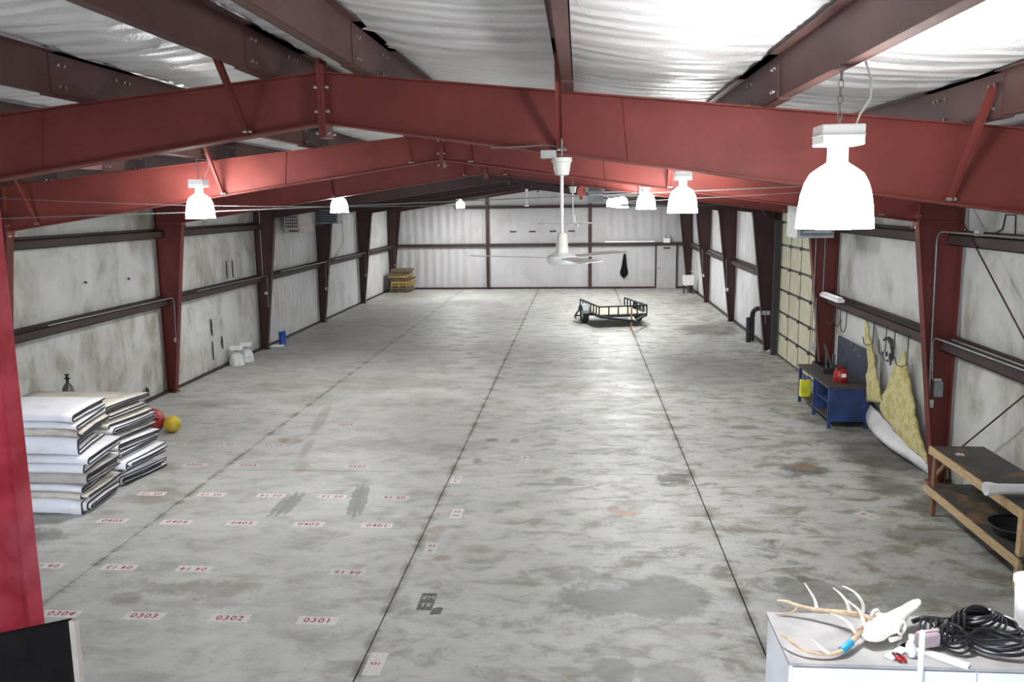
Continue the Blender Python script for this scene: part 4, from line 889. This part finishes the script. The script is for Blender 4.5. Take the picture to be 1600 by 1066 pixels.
# ================================================================== HEATERS AND OPERATOR
T = thing('wall_heater', 'taupe box heater with a dark square-holed grille on the left wall', 'heater', (-7.05, 27.2, 3.45))
MB().box(-7.30, -6.80, 26.55, 27.95, 3.46, 4.42).build('casing', M['heater'], T, smooth=False)
MB().box(-7.27, -6.85, 26.535, 26.55, 3.60, 4.33).build('grille_plate', M['heater'], T, smooth=False)
for i in range(6):
    for j in range(7): MB().box(-7.25 + i * .066, -7.25 + i * .066 + .044, 26.525, 26.535, 3.63 + j * .098, 3.63 + j * .098 + .066).build('grille_hole', M['grille'], T, smooth=False)
MB().box(-7.15, -6.86, 26.53, 26.55, 3.50, 3.54).build('louver', M['dkred'], T, smooth=False)
MB().box(-7.62, -7.30, 27.0, 27.1, 4.1, 4.16).build('bracket', M['rail'], T, smooth=False)
T = thing('suspended_heater', 'dark unit heater hung beside the fifth left column', 'heater', (-6.8, 29.6, 3.66))
MB().box(-7.15, -6.35, 29.3, 29.9, 3.68, 4.15).build('casing', M['greybox'], T, smooth=False)
for i in range(5): MB().box(-7.1, -6.4, 29.28, 29.30, 3.74 + i * .08, 3.78 + i * .08).build('louver', M['rail'], T, smooth=False)
MB().tube([(-6.9, 29.5, 3.68), (-7.05, 29.4, 3.6), (-7.3, 29.5, 3.75), (-7.4, 29.8, 3.95)], .012, 6).build('hose', M['galv'], T)
m = MB(); m.cyl((-7.0, 29.6, 4.15), (-7.0, 29.6, 4.72), .01, n=6); m.cyl((-6.5, 29.6, 4.15), (-6.5, 29.6, 4.76), .01, n=6); m.build('hanger_rod_pair', M['rail'], T)
MB().tube([(-6.3, 29.6, 3.75), (-6.28, 29.6, 3.0), (-6.9, 29.8, 2.1)], .008, 6).build('cable', M['black'], T)
T = thing('suspended_heater', 'grey unit heater hung behind the large lamp at right', 'heater', (6.65, 17.4, 3.55))
MB().box(6.30, 7.0, 17.05, 17.9, 3.56, 4.22).build('casing', M['ltgrey'], T, smooth=False)
MB().box(6.36, 6.98, 17.03, 17.05, 3.60, 4.18).build('front_panel', M['greybox'], T, smooth=False)
for i in range(6): MB().box(6.40, 6.94, 17.015, 17.03, 3.66 + i * .085, 3.70 + i * .085).build('louver', M['ltgrey'], T, smooth=False)
m = MB(); m.cyl((6.45, 17.5, 4.22), (6.45, 17.5, 4.75), .01, n=6); m.cyl((6.85, 17.5, 4.22), (6.85, 17.5, 4.72), .01, n=6); m.build('hanger_rod_pair', M['rail'], T)
T = thing('door_operator', 'grey door operator box with a round orange motor under the roof', 'door operator', (2.4, 22.0, 4.27))
MB().box(2.28, 2.66, 21.75, 22.25, 4.28, 4.55).build('gear_case', M['greybox'], T, smooth=False)
m = MB(); m.cyl((2.13, 21.9, 4.58), (2.13, 22.2, 4.58), .13, n=20); m.build('motor', M['orange'], T)
m = MB(); m.cyl((2.28, 21.85, 4.62), (2.62, 21.85, 4.62), .06, n=12); m.box(2.20, 2.70, 21.8, 22.2, 4.55, 4.68); m.build('drive_head', M['tank'], T, smooth=False)
m = MB(); m.box(2.66, 7.45, 21.70, 21.74, 4.43, 4.48); m.box(2.66, 7.45, 21.82, 21.86, 4.53, 4.57); m.build('drive_rail', M['ltgrey'], T, smooth=False)
m = MB(); m.cyl((2.3, 22.0, 4.68), (2.3, 22.0, 5.14), .012, n=6); m.cyl((2.62, 22.0, 4.68), (2.62, 22.0, 5.1), .012, n=6); m.build('hanger_rod_pair', M['rail'], T)
MB().tube([(2.1, 21.95, 4.46), (2.1, 21.93, 4.38)], .04, 8).build('release_handle', M['orange'], T)

# ================================================================== BACK WALL ITEMS
T = thing('emergency_light', 'white twin-head emergency light above the back door', 'emergency light', (6.37, 42.6, 2.28))
MB().box(6.21, 6.53, 42.58, 42.72, 2.285, 2.50).build('case', M['white'], T, smooth=False)
m = MB(); m.ball((6.27, 42.62, 2.57), .06, 12, 8); m.ball((6.47, 42.62, 2.57), .06, 12, 8); m.build('lamp_head_pair', M['ltgrey'], T)
MB().cyl((6.42, 42.64, 2.5), (6.42, 42.64, 2.75), .02, n=8).build('conduit_stub', M['ltgrey'], T)
tag(MB().cyl((3.33, 42.66, 2.345), (5.77, 42.66, 2.345), .04, n=10).build('white_pipe', M['white']), 'long white pipe lying on the back wall girt left of the door', 'pipe')
T = thing('black_cloth', 'black cloth hanging in a long point on the back wall', 'cloth', (4.32, 42.84, .54))
vs_ = []
prof = [(1.90, .015), (1.7, .06), (1.45, .10), (1.2, .13), (1.0, .17), (.85, .22), (.72, .20), (.62, .10), (.54, .02)]
m = MB(); 
def fn(u, v):
    a = u * (len(prof) - 1); i = min(int(a), len(prof) - 2); t = a - i; z_ = prof[i][0] * (1 - t) + prof[i + 1][0] * t; w_ = prof[i][1] * (1 - t) + prof[i + 1][1] * t
    return (4.32 + (v - .5) * 2 * w_ * .9 - .04 * u, 42.80 - .05 * math.sin(v * 9.4) * u, z_)
o = m.grid(fn, 24, 12).build('drape', M['blackpanel'], T, ang=80); so = o.modifiers.new('thick', 'SOLIDIFY'); so.thickness = .015
MB().cyl((4.32, 42.78, 1.90), (4.32, 42.86, 1.90), .02, n=8).build('peg', M['galv'], T)
T = thing('utility_sink', 'white utility sink on thin legs by the right rear column', 'sink', (7.12, 40.2, 0))
m = MB(); zz0, zz1 = .42, .86
def ringbox(m, xa, xb, ya, yb, za, zb_, t, tp):
    o_ = [(xa + tp, ya + tp, za), (xb - tp, ya + tp, za), (xb - tp, yb - tp, za), (xa + tp, yb - tp, za), (xa, ya, zb_), (xb, ya, zb_), (xb, yb, zb_), (xa, yb, zb_)]
    i_ = [(xa + tp + t, ya + tp + t, za + t), (xb - tp - t, ya + tp + t, za + t), (xb - tp - t, yb - tp - t, za + t), (xa + tp + t, yb - tp - t, za + t), (xa + t, ya + t, zb_), (xb - t, ya + t, zb_), (xb - t, yb - t, zb_), (xa + t, yb - t, zb_)]
    f_ = [(0, 1, 2, 3), (8, 9, 10, 11)] + [(i, (i + 1) % 4, 4 + (i + 1) % 4, 4 + i) for i in range(4)] + [(8 + i, 8 + (i + 1) % 4, 12 + (i + 1) % 4, 12 + i) for i in range(4)] + [(4 + i, 4 + (i + 1) % 4, 12 + (i + 1) % 4, 12 + i) for i in range(4)]
    m.add(o_ + i_, f_)
ringbox(m, 6.90, 7.40, 39.95, 40.5, zz0, zz1, .03, .03); m.build('basin', M['white'], T, smooth=False)
for (x, y) in ((6.96, 40.0), (7.34, 40.0), (6.96, 40.44), (7.34, 40.44)): MB().cyl((x, y, 0), (x, y, .45), .018, n=8).build('leg', M['rail'], T)
m = MB(); m.tube([(7.42, 40.2, .9), (7.42, 40.2, 1.05), (7.35, 40.2, 1.10), (7.25, 40.2, 1.05)], .02, 8); m.build('faucet', M['chrome'], T)
T = thing('bucket', 'dark bucket on the floor under the far utility sink', 'bucket', (7.28, 40.75, 0))
MB().lathe([(.001, 0), (.12, 0), (.15, .30), (.155, .31), (.14, .30), (.11, .02), (.001, .02)], (7.28, 40.75, 0), 16).build('pail', M['tank'], T)
MB().tube([(7.13, 40.75, .28), (7.2, 40.75, .42), (7.36, 40.75, .42), (7.43, 40.75, .28)], .008, 6).build('handle', M['rail'], T)

# stove pipes by the fourth right column
T = thing('stove_pipe', 'short black stove pipe section standing by the right wall', 'stove pipe', (7.23, 26.2, 0), 'black stove pipes')
MB().lathe([(.062, 0), (.07, 0), (.07, .76), (.062, .76), (.062, 0)], (7.23, 26.2, 0), 20).build('pipe', M['black'], T)
MB().lathe([(.0705, .70), (.073, .70), (.073, .73), (.0705, .73)], (7.23, 26.2, 0), 20).build('crimp_band', M['rail'], T)
T = thing('stove_pipe', 'tall black stove pipe with an elbow top standing by the right wall', 'stove pipe', (7.37, 26.4, 0), 'black stove pipes')
MB().tube([(7.38, 26.4, 0), (7.38, 26.4, .80), (7.385, 26.38, .88), (7.41, 26.32, .96), (7.45, 26.24, 1.02), (7.49, 26.14, 1.04)], .075, 18).build('pipe', M['black'], T)
MB().cyl((7.38, 26.4, .76), (7.38, 26.4, .80), .08, n=18).build('seam_band', M['rail'], T)
# rubble at the column foot
for i, (x, y) in enumerate(((7.3, 24.55), (7.52, 24.45))):
    T = thing('rag', 'crumpled grey rag, %s of two at the foot of the fourth right column' % ('left' if i == 0 else 'right'), 'rag', (x, y, 0), 'rags at the column foot')
    MB().grid(lambda u, v: (x + (u - .5) * .18, y + (v - .5) * .16, .006 + max(0, math.sin(math.pi * u) * math.sin(math.pi * v)) * .07 * (1 + .7 * wob(u * 5, v * 5, i * 3 + 1))), 10, 10).build('cloth', M['ltgrey'], T, ang=80)

# ================================================================== WOODEN BENCH
T = thing('wooden_bench', 'two-tier wooden workbench with dark grimy boards at right', 'workbench', (7.2, 10.3, 0))
bx0, bx1, by0, by1 = 6.83, 7.55, 9.12, 11.62
MB().box(bx0 + .03, bx1, by0, by1, .915, .95).build('top_board', M['benchtop'], T, smooth=False)
MB().box(bx0, bx0 + .03, by0, by1, .85, .952).build('front_rail', M['lumber'], T, smooth=False)
MB().box(bx0 + .03, bx1, by1 - .03, by1, .85, .915).build('end_rail', M['lumber'], T, smooth=False)
MB().box(bx0 + .03, bx1, by0, by0 + .03, .85, .915).build('end_rail', M['lumber'], T, smooth=False)
MB().box(bx0 + .0, bx1, by0 - .05, by1 + .02, .375, .405).build('shelf_board', M['benchtop'], T, smooth=False)
MB().box(bx0 - .03, bx0, by0 - .05, by1 + .02, .31, .407).build('shelf_rail', M['lumber'], T, smooth=False)
for (x, y, mt) in ((bx0 + .03, by1 - .16, 'lumberdk'), (bx0 + .03, by0 + .06, 'lumber'), (bx1 - .1, by1 - .16, 'lumberdk'), (bx1 - .1, by0 + .06, 'lumberdk')):
    m = MB(); m.box(x, x + .05, y, y + .09, 0, .915); m.build('leg', M[mt], T, smooth=False)
MB().bar((bx0 + .05, by1 - .20, .62), (bx0 + .05, by1 - .5, .90), .03, .05).build('brace', M['lumberdk'], T, smooth=False)
T = thing('white_pipe', 'white plastic pipe with a flared end lying across the wooden bench', 'pipe', (7.1, 9.62, .952))
MB().lathe([(.064, 0), (.076, 0), (.078, .05), (.066, .10), (.060, .14), (.060, .92), (.052, .92), (.052, .1), (.064, 0)], (0, 0, 0), 24).build('tube', M['cabinet'], T)
o = T.children[0]; o.matrix_parent_inverse = Matrix.Identity(4); o.location = (-.44, 0, .08); o.rotation_euler = (0, R(90), 0)
MB().lathe([(.0605, .80), (.0645, .80), (.0645, .84), (.0605, .84)], (0, 0, 0), 20).build('joint_ring', M['ltgrey'], T)
o = T.children[1]; o.matrix_parent_inverse = Matrix.Identity(4); o.location = (-.44, 0, .08); o.rotation_euler = (0, R(90), 0)
T = thing('rubber_tub', 'black shallow rubber tub on the lower bench shelf', 'tub', (7.2, 9.75, .405))
MB().lathe([(.001, .006), (.26, .006), (.30, .10), (.315, .105), (.315, .115), (.29, .11), (.25, .02), (.001, .02)], (7.17, 9.85, .405), 28).build('bowl', M['basin'], T)
MB().lathe([(.300, .105), (.318, .105), (.322, .115), (.318, .124), (.304, .122)], (7.17, 9.85, .405), 28).build('rim', M['black'], T)
T = thing('scrap_block', 'small pale scrap lying on the bench top', 'scrap', (7.05, 11.2, .952))
MB().prism([(7.02, 11.18), (7.10, 11.16), (7.12, 11.22), (7.06, 11.26), (7.01, 11.23)], 'z', .951, .966).build('chip', M['pale'], T, smooth=False)

# ================================================================== WHITE CABINET AND WHAT LIES ON IT
T = thing('metal_cabinet', 'tall white metal cabinet with antlers on top at lower right', 'cabinet', (4.15, 4.62, 0))
cx0, cx1, cy0, cy1, cz = 3.20, 5.15, 4.35, 4.91, 1.83
c_ = MB().box(cx0, cx1, cy0 + .02, cy1, .05, cz - .02).build('body', M['cabinet'], T, smooth=False); bv = c_.modifiers.new('bevel', 'BEVEL'); bv.width = .006; bv.segments = 2
for (a, b_) in ((3.215, 4.17), (4.18, 5.135)):
    d_ = MB().box(a, b_, cy0, cy0 + .02, .10, cz - .03).build('cabinet_door', M['cabinet'], T, smooth=False)
    hx = b_ - .06 if a < 4 else a + .06
    MB().box(hx - .015, hx + .015, cy0 - .03, cy0, .9, 1.08).build('handle', M['chrome'], d_, smooth=False)
MB().box(cx0 - .008, cx1 + .008, cy0 - .008, cy1 + .008, cz - .018, cz).build('top_panel', M['cabtop'], T, smooth=False)
MB().box(cx0 + .03, cx1 - .03, cy0 + .05, cy1 - .03, 0, .05).build('plinth', M['greybox'], T, smooth=False)
ct = cz + .002

T = thing('elk_skull', 'bleached elk skull with branching antlers lying on the white cabinet', 'skull', (3.75, 4.6, ct))
sections = [(3.655, 4.53, 1.895, .034, .034), (3.68, 4.548, 1.90, .058, .056), (3.715, 4.573, 1.90, .066, .060), (3.755, 4.60, 1.905, .062, .056), (3.79, 4.623, 1.915, .076, .052), (3.82, 4.643, 1.922, .078, .048), (3.85, 4.665, 1.93, .056, .044), (3.89, 4.697, 1.94, .044, .038), (3.935, 4.73, 1.952, .036, .030), (3.985, 4.77, 1.964, .034, .022), (4.02, 4.797, 1.974, .028, .014), (4.04, 4.812, 1.98, .012, .008)]
n = 18; vs_ = []; fs = []
ax = (Vector(sections[-1][:3]) - Vector(sections[0][:3])).normalized(); sd_ = ax.cross(Vector((0, 0, 1))).normalized(); up_ = sd_.cross(ax)
for (x, y, z_, w_, h_) in sections:
    for i in range(n):
        t = 2 * math.pi * i / n; k = 1 + .06 * wob(x * 30, i * .7, 1)
        vs_.append(Vector((x, y, z_)) + sd_ * math.cos(t) * w_ * k + up_ * math.sin(t) * h_ * k * (1 if math.sin(t) > 0 else .8))
for s in range(len(sections) - 1):
    for i in range(n): j = (i + 1) % n; fs.append((s * n + i, s * n + j, (s + 1) * n + j, (s + 1) * n + i))
fs += [tuple(range(n)), tuple(range((len(sections) - 1) * n, len(sections) * n))]
MB().add(vs_, fs).build('cranium', M['bone'], T)
for s in (-1, 1):
    c = Vector((3.805, 4.633, 1.935)) + sd_ * s * .066
    MB().tube([c + sd_ * s * .018 + (ax * math.cos(t) + up_ * math.sin(t)) * .034 for t in [2 * math.pi * i / 16 for i in range(16)]], .009, 6, True).build('eye_socket_rim', M['bone'], T)
    MB().ball(tuple(c - sd_ * s * .012), .031, 12, 8).build('eye_socket', M['socket'], T)
    MB().tube([Vector((3.84, 4.66, 1.89)) + sd_ * s * .055, Vector((3.79, 4.63, 1.88)) + sd_ * s * .095, Vector((3.73, 4.585, 1.885)) + sd_ * s * .085], [.012, .010, .014], 8).build('cheek_bone', M['bone'], T)
MB().tube([Vector((3.87, 4.68, 1.895)), Vector((3.93, 4.73, 1.91))], [.03, .022], 8).build('tooth_row', M['bone'], T)
def smoothpts(p, n=5):
    p = [Vector(q) for q in p]; out = []
    for i in range(len(p) - 1):
        p0 = p[max(i - 1, 0)]; p1 = p[i]; p2 = p[i + 1]; p3 = p[min(i + 2, len(p) - 1)]
        for k in range(n):
            t = k / n; out.append(.5 * ((2 * p1) + (p2 - p0) * t + (2 * p0 - 5 * p1 + 4 * p2 - p3) * t * t + (3 * p1 - p0 - 3 * p2 + p3) * t ** 3))
    out.append(p[-1]); return out
def antler(pts, r0, r1, parent, mat, name):
    q = smoothpts(pts); k = len(q); return MB().tube(q, [r0 + (r1 - r0) * (i / (k - 1)) ** 1.1 for i in range(k)], 10).build(name, M[mat], parent)
zo = .012
lift = lambda L: [(x, y, z_ + zo) for x, y, z_ in L]
a1 = antler(lift([(3.70, 4.64, 1.93), (3.67, 4.66, 1.94), (3.62, 4.72, 1.92), (3.54, 4.78, 1.90), (3.46, 4.82, 1.89), (3.36, 4.86, 1.895), (3.30, 4.88, 1.91), (3.25, 4.90, 1.905)]), .021, .005, T, 'antler', 'antler_beam')
antler(lift([(3.46, 4.82, 1.90), (3.45, 4.84, 1.95), (3.40, 4.88, 2.03)]), .012, .003, a1, 'antip', 'tine')
antler(lift([(3.36, 4.86, 1.89), (3.33, 4.86, 1.85), (3.25, 4.87, 1.825)]), .010, .003, a1, 'antler', 'tine')
antler(lift([(3.62, 4.72, 1.93), (3.60, 4.72, 1.99), (3.57, 4.74, 2.03), (3.53, 4.76, 2.06)]), .013, .003, a1, 'antip', 'tine')
antler(lift([(3.67, 4.66, 1.95), (3.67, 4.66, 2.01), (3.63, 4.68, 2.07), (3.57, 4.72, 2.09)]), .013, .003, a1, 'antip', 'tine')
a2 = antler(lift([(3.70, 4.585, 1.91), (3.66, 4.57, 1.91), (3.62, 4.55, 1.90), (3.58, 4.50, 1.885), (3.52, 4.44, 1.865), (3.47, 4.41, 1.85), (3.41, 4.39, 1.847), (3.31, 4.40, 1.855), (3.24, 4.45, 1.87), (3.21, 4.50, 1.88), (3.18, 4.54, 1.88)]), .021, .005, T, 'antler', 'antler_beam')
antler(lift([(3.66, 4.57, 1.91), (3.64, 4.56, 1.97), (3.61, 4.56, 2.03), (3.52, 4.56, 2.10)]), .014, .003, a2, 'antip', 'tine')
antler(lift([(3.60, 4.53, 1.89), (3.57, 4.52, 1.94), (3.52, 4.52, 1.99), (3.45, 4.52, 2.02)]), .013, .003, a2, 'antip', 'tine')
antler(lift([(3.41, 4.39, 1.85), (3.36, 4.40, 1.89), (3.32, 4.42, 1.92)]), .012, .003, a2, 'antip', 'tine')
tp = MB().tube([(3.555, 4.475, 1.888), (3.525, 4.448, 1.88), (3.49, 4.42, 1.868)], .0215, 12).build('blue_tape_wrap', M['bluetape'], T); tp['label'] = 'blue tape wrapped round the near antler beam'
tp = MB().tube([(3.70, 4.70, 1.955), (3.69, 4.69, 1.935)], .018, 10).build('blue_tape_wrap', M['bluebar'], T); tp['label'] = 'dark blue tape at the base of the far antler'

T = thing('pliers', 'pair of pliers with red handles beside the elk skull', 'pliers', (3.79, 4.43, ct))
for s in (-1, 1):
    MB().tube([(3.775 + s * .006, 4.455, ct + .012), (3.782 - s * .012, 4.44, ct + .012), (3.79 - s * .016, 4.42, ct + .012)], .008, 6).build('jaw_arm', M['rail'], T)
    MB().tube([(3.79 - s * .016, 4.42, ct + .012), (3.797 - s * .018, 4.395, ct + .012), (3.80 - s * .010, 4.372, ct + .012)], .010, 8).build('grip', M['redplastic'], T)
MB().cyl((3.78, 4.445, ct), (3.78, 4.445, ct + .024), .012, n=10).build('pivot', M['chrome'], T)
T = thing('glass_bottle', 'small clear bottle standing beside the pliers', 'bottle', (3.86, 4.45, ct))
MB().lathe([(.001, 0), (.026, 0), (.028, .01), (.028, .06), (.018, .078), (.013, .085), (.013, .1), (.001, .1)], (3.865, 4.45, ct), 16).build('body', M['glass'], T)
MB().lathe([(.001, 0), (.016, 0), (.016, .02), (.001, .02)], (3.865, 4.45, ct + .1), 12).build('cap', M['white'], T)
tag(MB().obox((3.86, 4.52, ct + .006), .05, .34, .012, Matrix.Rotation(R(-48), 3, 'Z')).build('white_batten', M['white'], smooth=False), 'flat white batten lying under the bottle on the cabinet', 'batten')
tag(MB().obox((3.985, 4.455, ct + .006), .06, .36, .012, Matrix.Rotation(R(52), 3, 'Z')).build('white_batten', M['white'], smooth=False), 'flat white batten slanting to the cabinet front edge', 'batten')
T = thing('white_pole', 'slim white pole standing against the cabinet front', 'pole', (3.87, 4.29, 0))
MB().cyl((3.865, 4.27, 0), (3.865, 4.315, 2.03), .016, n=12).build('shaft', M['cabinet'], T)
MB().ball((3.865, 4.3155, 2.035), .018, 12, 8).build('tip', M['cabinet'], T)
T = thing('mauve_pouch', 'small mauve pouch among the black belts', 'pouch', (3.98, 4.52, ct))
p_ = MB().obox((3.985, 4.535, ct + .055), .13, .07, .085, Matrix.Rotation(R(18), 3, 'Z')).build('bag', M['mauve'], T, smooth=False); bv = p_.modifiers.new('bevel', 'BEVEL'); bv.width = .02; bv.segments = 3
MB().obox((3.985, 4.535, ct + .10), .135, .02, .012, Matrix.Rotation(R(18), 3, 'Z')).build('flap', M['mauve'], T, smooth=False)
def coil(label, cx, cy, z0, rx, ry, turns, tilt, rr, name='belt_coil', ph=0, seed=0):
    T = thing(name, label, 'belt coil', (cx, cy, ct), 'coiled black belts on the cabinet')
    for k in range(turns):
        pts = []
        f = 1 - .12 * k + .03 * wob(k, seed, 2); dx, dy = .02 * wob(k * 1.7, seed, 0), .02 * wob(seed, k * 1.3, 5)
        for i in range(36):
            t = 2 * math.pi * i / 36
            x = rx * f * math.cos(t); y = ry * f * math.sin(t)
            z_ = z0 + k * .016 + rr + tilt * (x / rx + 1) * .5 + .012 * math.sin(2 * t + k + seed)
            pts.append((cx + dx + x * math.cos(ph) - y * math.sin(ph), cy + dy + x * math.sin(ph) + y * math.cos(ph), z_))
        MB().tube(pts, rr, 8, True, .6).build('belt_loop', M['blackcord'], T)
coil('upper large coil of black belts at the back right of the cabinet', 4.33, 4.72, ct + .02, .155, .12, 5, .05, .012, ph=.2, seed=1)
coil('wide coil of black belts behind the upper large coil', 4.40, 4.70, ct + .016, .17, .12, 3, .02, .012, ph=-.2, seed=4)
coil('front coil of black belts near the cabinet front edge', 4.34, 4.52, ct + .014, .17, .09, 4, .03, .011, ph=-.35, seed=7)
coil('small coil of black belts beside the mauve pouch', 4.13, 4.55, ct + .014, .08, .10, 4, .04, .009, ph=.5, seed=9)
T = thing('cord_tangle', 'tangle of thin black cords left of the belt coils', 'cord', (4.08, 4.65, ct))
for k in range(9):
    p0 = Vector((3.97 + .03 * k, 4.60 + .02 * wob(k, 2, 1), ct + .01)); pts = [p0 + Vector((.0, 0, 0)), p0 + Vector((.02, .06, .05 + .01 * k % 3)), p0 + Vector((.06, .12, .07)), p0 + Vector((.10, .10 - .02 * (k % 3), .05)), p0 + Vector((.13, .02 - .02 * (k % 2), .012))]
    MB().tube(smoothpts(pts, 4), .007, 6).build('cord', M['blackcord'], T)
MB().tube(smoothpts([(3.98, 4.74, ct + .05), (4.05, 4.75, ct + .07), (4.15, 4.76, ct + .06), (4.28, 4.77, ct + .05)], 4), .014, 8).build('thick_hose', M['black'], T)
MB().tube(smoothpts([(4.05, 4.62, ct + .02), (4.09, 4.60, ct + .10), (4.12, 4.62, ct + .12), (4.10, 4.70, ct + .06)], 4), .012, 8).build('thick_hose', M['black'], T)
T = thing('white_bucket', 'white plastic bucket at the right end of the cabinet top', 'bucket', (4.66, 4.8, ct))
MB().lathe([(.001, 0), (.075, 0), (.092, .275), (.092, .28), (.001, .28)], (4.66, 4.80, ct), 24).build('pail', M['white'], T)
MB().lathe([(.001, .31), (.09, .31), (.1, .305), (.1, .275), (.093, .27)], (4.66, 4.80, ct), 24).build('lid', M['white'], T)

# ================================================================== FOREGROUND POST AND PANEL
T = thing('red_post', 'bright red painted post at the left edge close to the camera', 'post', (.52, 2.04, 2.72))
o = MB().box(.44, .594, 2.0, 2.075, 2.73, 5.3).build('shaft', M['post'], T, smooth=False); bv = o.modifiers.new('bevel', 'BEVEL'); bv.width = .008; bv.segments = 2
MB().box(.41, .62, 1.96, 2.11, 2.721, 2.74).build('foot_plate', M['post'], T, smooth=False)
T = thing('black_board', 'matt black upright board with a pale edge in the bottom left corner', 'board', (1.0, 1.2, 2.72))
MB().prism([(.80, 2.735), (1.25, 2.735), (1.25, 3.652), (.80, 3.545)], 'y', 1.2, 1.212).build('sheet', M['blackpanel'], T, smooth=False)
MB().prism([(1.25, 2.735), (1.259, 2.735), (1.259, 3.652), (1.25, 3.652)], 'y', 1.2, 1.212).build('edge_strip', M['pale'], T, smooth=False)
MB().box(.84, 1.22, 1.1, 1.32, 2.721, 2.735).build('foot', M['blackpanel'], T, smooth=False)

# ================================================================== FLOOR LABELS
def text_mesh(txt, size, name):
    cu = bpy.data.curves.new(name, 'FONT'); cu.body = txt; cu.size = size; cu.align_x = 'CENTER'; cu.align_y = 'CENTER'; cu.extrude = .0004; cu.resolution_u = 2; cu.space_character = 1.15; cu.offset = .002
    o = bpy.data.objects.new(name, cu); COL.objects.link(o)
    dg = bpy.context.evaluated_depsgraph_get(); me = bpy.data.meshes.new_from_object(o.evaluated_get(dg)); bpy.data.objects.remove(o); bpy.data.curves.remove(cu)
    return me
def floor_label(txt, x, y, w, h, flip, worn, size, label, rot=0, tmat='redtext', smat=None, lines=None):
    T = thing('floor_label', label, 'floor label', (x, y, 0), 'stencilled tape labels on the floor')
    sk = .25 * h
    m = MB(); m.prism([(-w / 2, -h / 2), (w / 2, -h / 2), (w / 2, h / 2), (-w / 2, h / 2)], 'z', .0006, .0016)
    st = bpy.data.objects.new('tape_strip', m.mesh('tape_strip', smat or (M['tapeworn'] if worn else M['tape']), False)); COL.objects.link(st); st.parent = T
    for i, t in enumerate(lines or [txt]):
        me = text_mesh(t, size, 'lettering'); me.materials.clear(); me.materials.append(M[tmat])
        to = bpy.data.objects.new('lettering', me); COL.objects.link(to); to.parent = T
        to.location = (0, (0 if not lines or len(lines) == 1 else (.5 - i) * h * .42), .0022); to.scale = (1.0, 1.0, 1)
        if flip: to.rotation_euler.z = math.pi
    T.rotation_euler.z = rot
XC = [-.68, -1.63, -2.57, -3.50, -4.43, -5.38]
OC = ['first', 'second', 'third', 'fourth', 'fifth', 'sixth']
def label_row(y, cols, fmt, flip, worn, size, row):
    for c, nn in cols:
        txt = fmt + nn
        floor_label(txt, XC[c], y, .43, .165, flip, worn or (c == 0 and flip), size, '%stape label %s in the %s, %s from the centre joint' % ('worn ' if worn else '', txt.replace(' ', ''), row, OC[c]))
label_row(8.12, [(c, str(c + 1)) for c in range(4)], '030', False, False, .135, 'nearest floor row')
label_row(9.30, [(4, '2'), (3, '3'), (2, '4'), (0, '6')], '04 1', True, False, .125, 'nearest upside-down row')
label_row(10.78, [(c, str(c + 1)) for c in range(5)], '040', False, False, .135, 'row by the near blankets')
label_row(11.90, [(4, '2'), (3, '3'), (2, '4'), (1, '5'), (0, '6')], '05 1', True, False, .125, 'upside-down skid-mark row')
label_row(13.35, [(4, '5'), (3, '4'), (1, '2')], '050', False, True, .13, 'row behind the skid marks')
label_row(14.58, [(5, '1'), (4, '2'), (3, '3')], '06 1', True, True, .125, 'upside-down rear-blanket row')
label_row(16.02, [(5, '6'), (4, '5'), (2, '3')], '060', False, True, .13, 'row beside the buoys')
label_row(17.2, [(5, '1'), (4, '2')], '07 1', True, True, .125, 'farthest row')
floor_label('', .13, 7.32, .17, .40, False, False, .06, 'tall white tape patch with faint red print by the centre joint, nearest the camera', 0, 'redtext', None, ['031'])
floor_label('', .19, 10.05, .16, .36, False, True, .075, 'faded white tape patch by the centre joint, second from the camera', 0, 'darktext', None, ['04', 'X'])
floor_label('', .34, 11.27, .16, .36, False, False, .085, 'white tape patch with two red lines right of the centre joint', 0, 'redtext', None, ['04', '05'])
floor_label('', .12, 12.74, .16, .34, False, False, .08, 'pale tape patch close to the centre joint, farthest of its row', 0, 'darktext', None, ['05', 'L'])
floor_label('', 1.13, 13.87, .14, .42, False, True, .09, 'small pale tape patch well right of the centre joint', 0, 'darktext', None, ['E', 'L'])
floor_label('', 6.01, 11.46, .22, .30, False, True, .08, 'small worn red and white patch near the wooden bench', .6, 'redtext', None, ['06', '1'])
floor_label('', .395, 8.61, .17, .40, False, False, .10, 'dark grey floor tag with pale letters right of the centre joint', 0, 'tagtext', M['tagdark'], ['ZM', 'TE'])
tag(MB().prism([(.47, 8.31), (.585, 8.33), (.60, 8.46), (.56, 8.49), (.49, 8.45)], 'z', .0004, .0014).build('floor_patch', M['tagdark'], smooth=False), 'plain dark grey patch beside the lettered floor tag', 'floor patch')
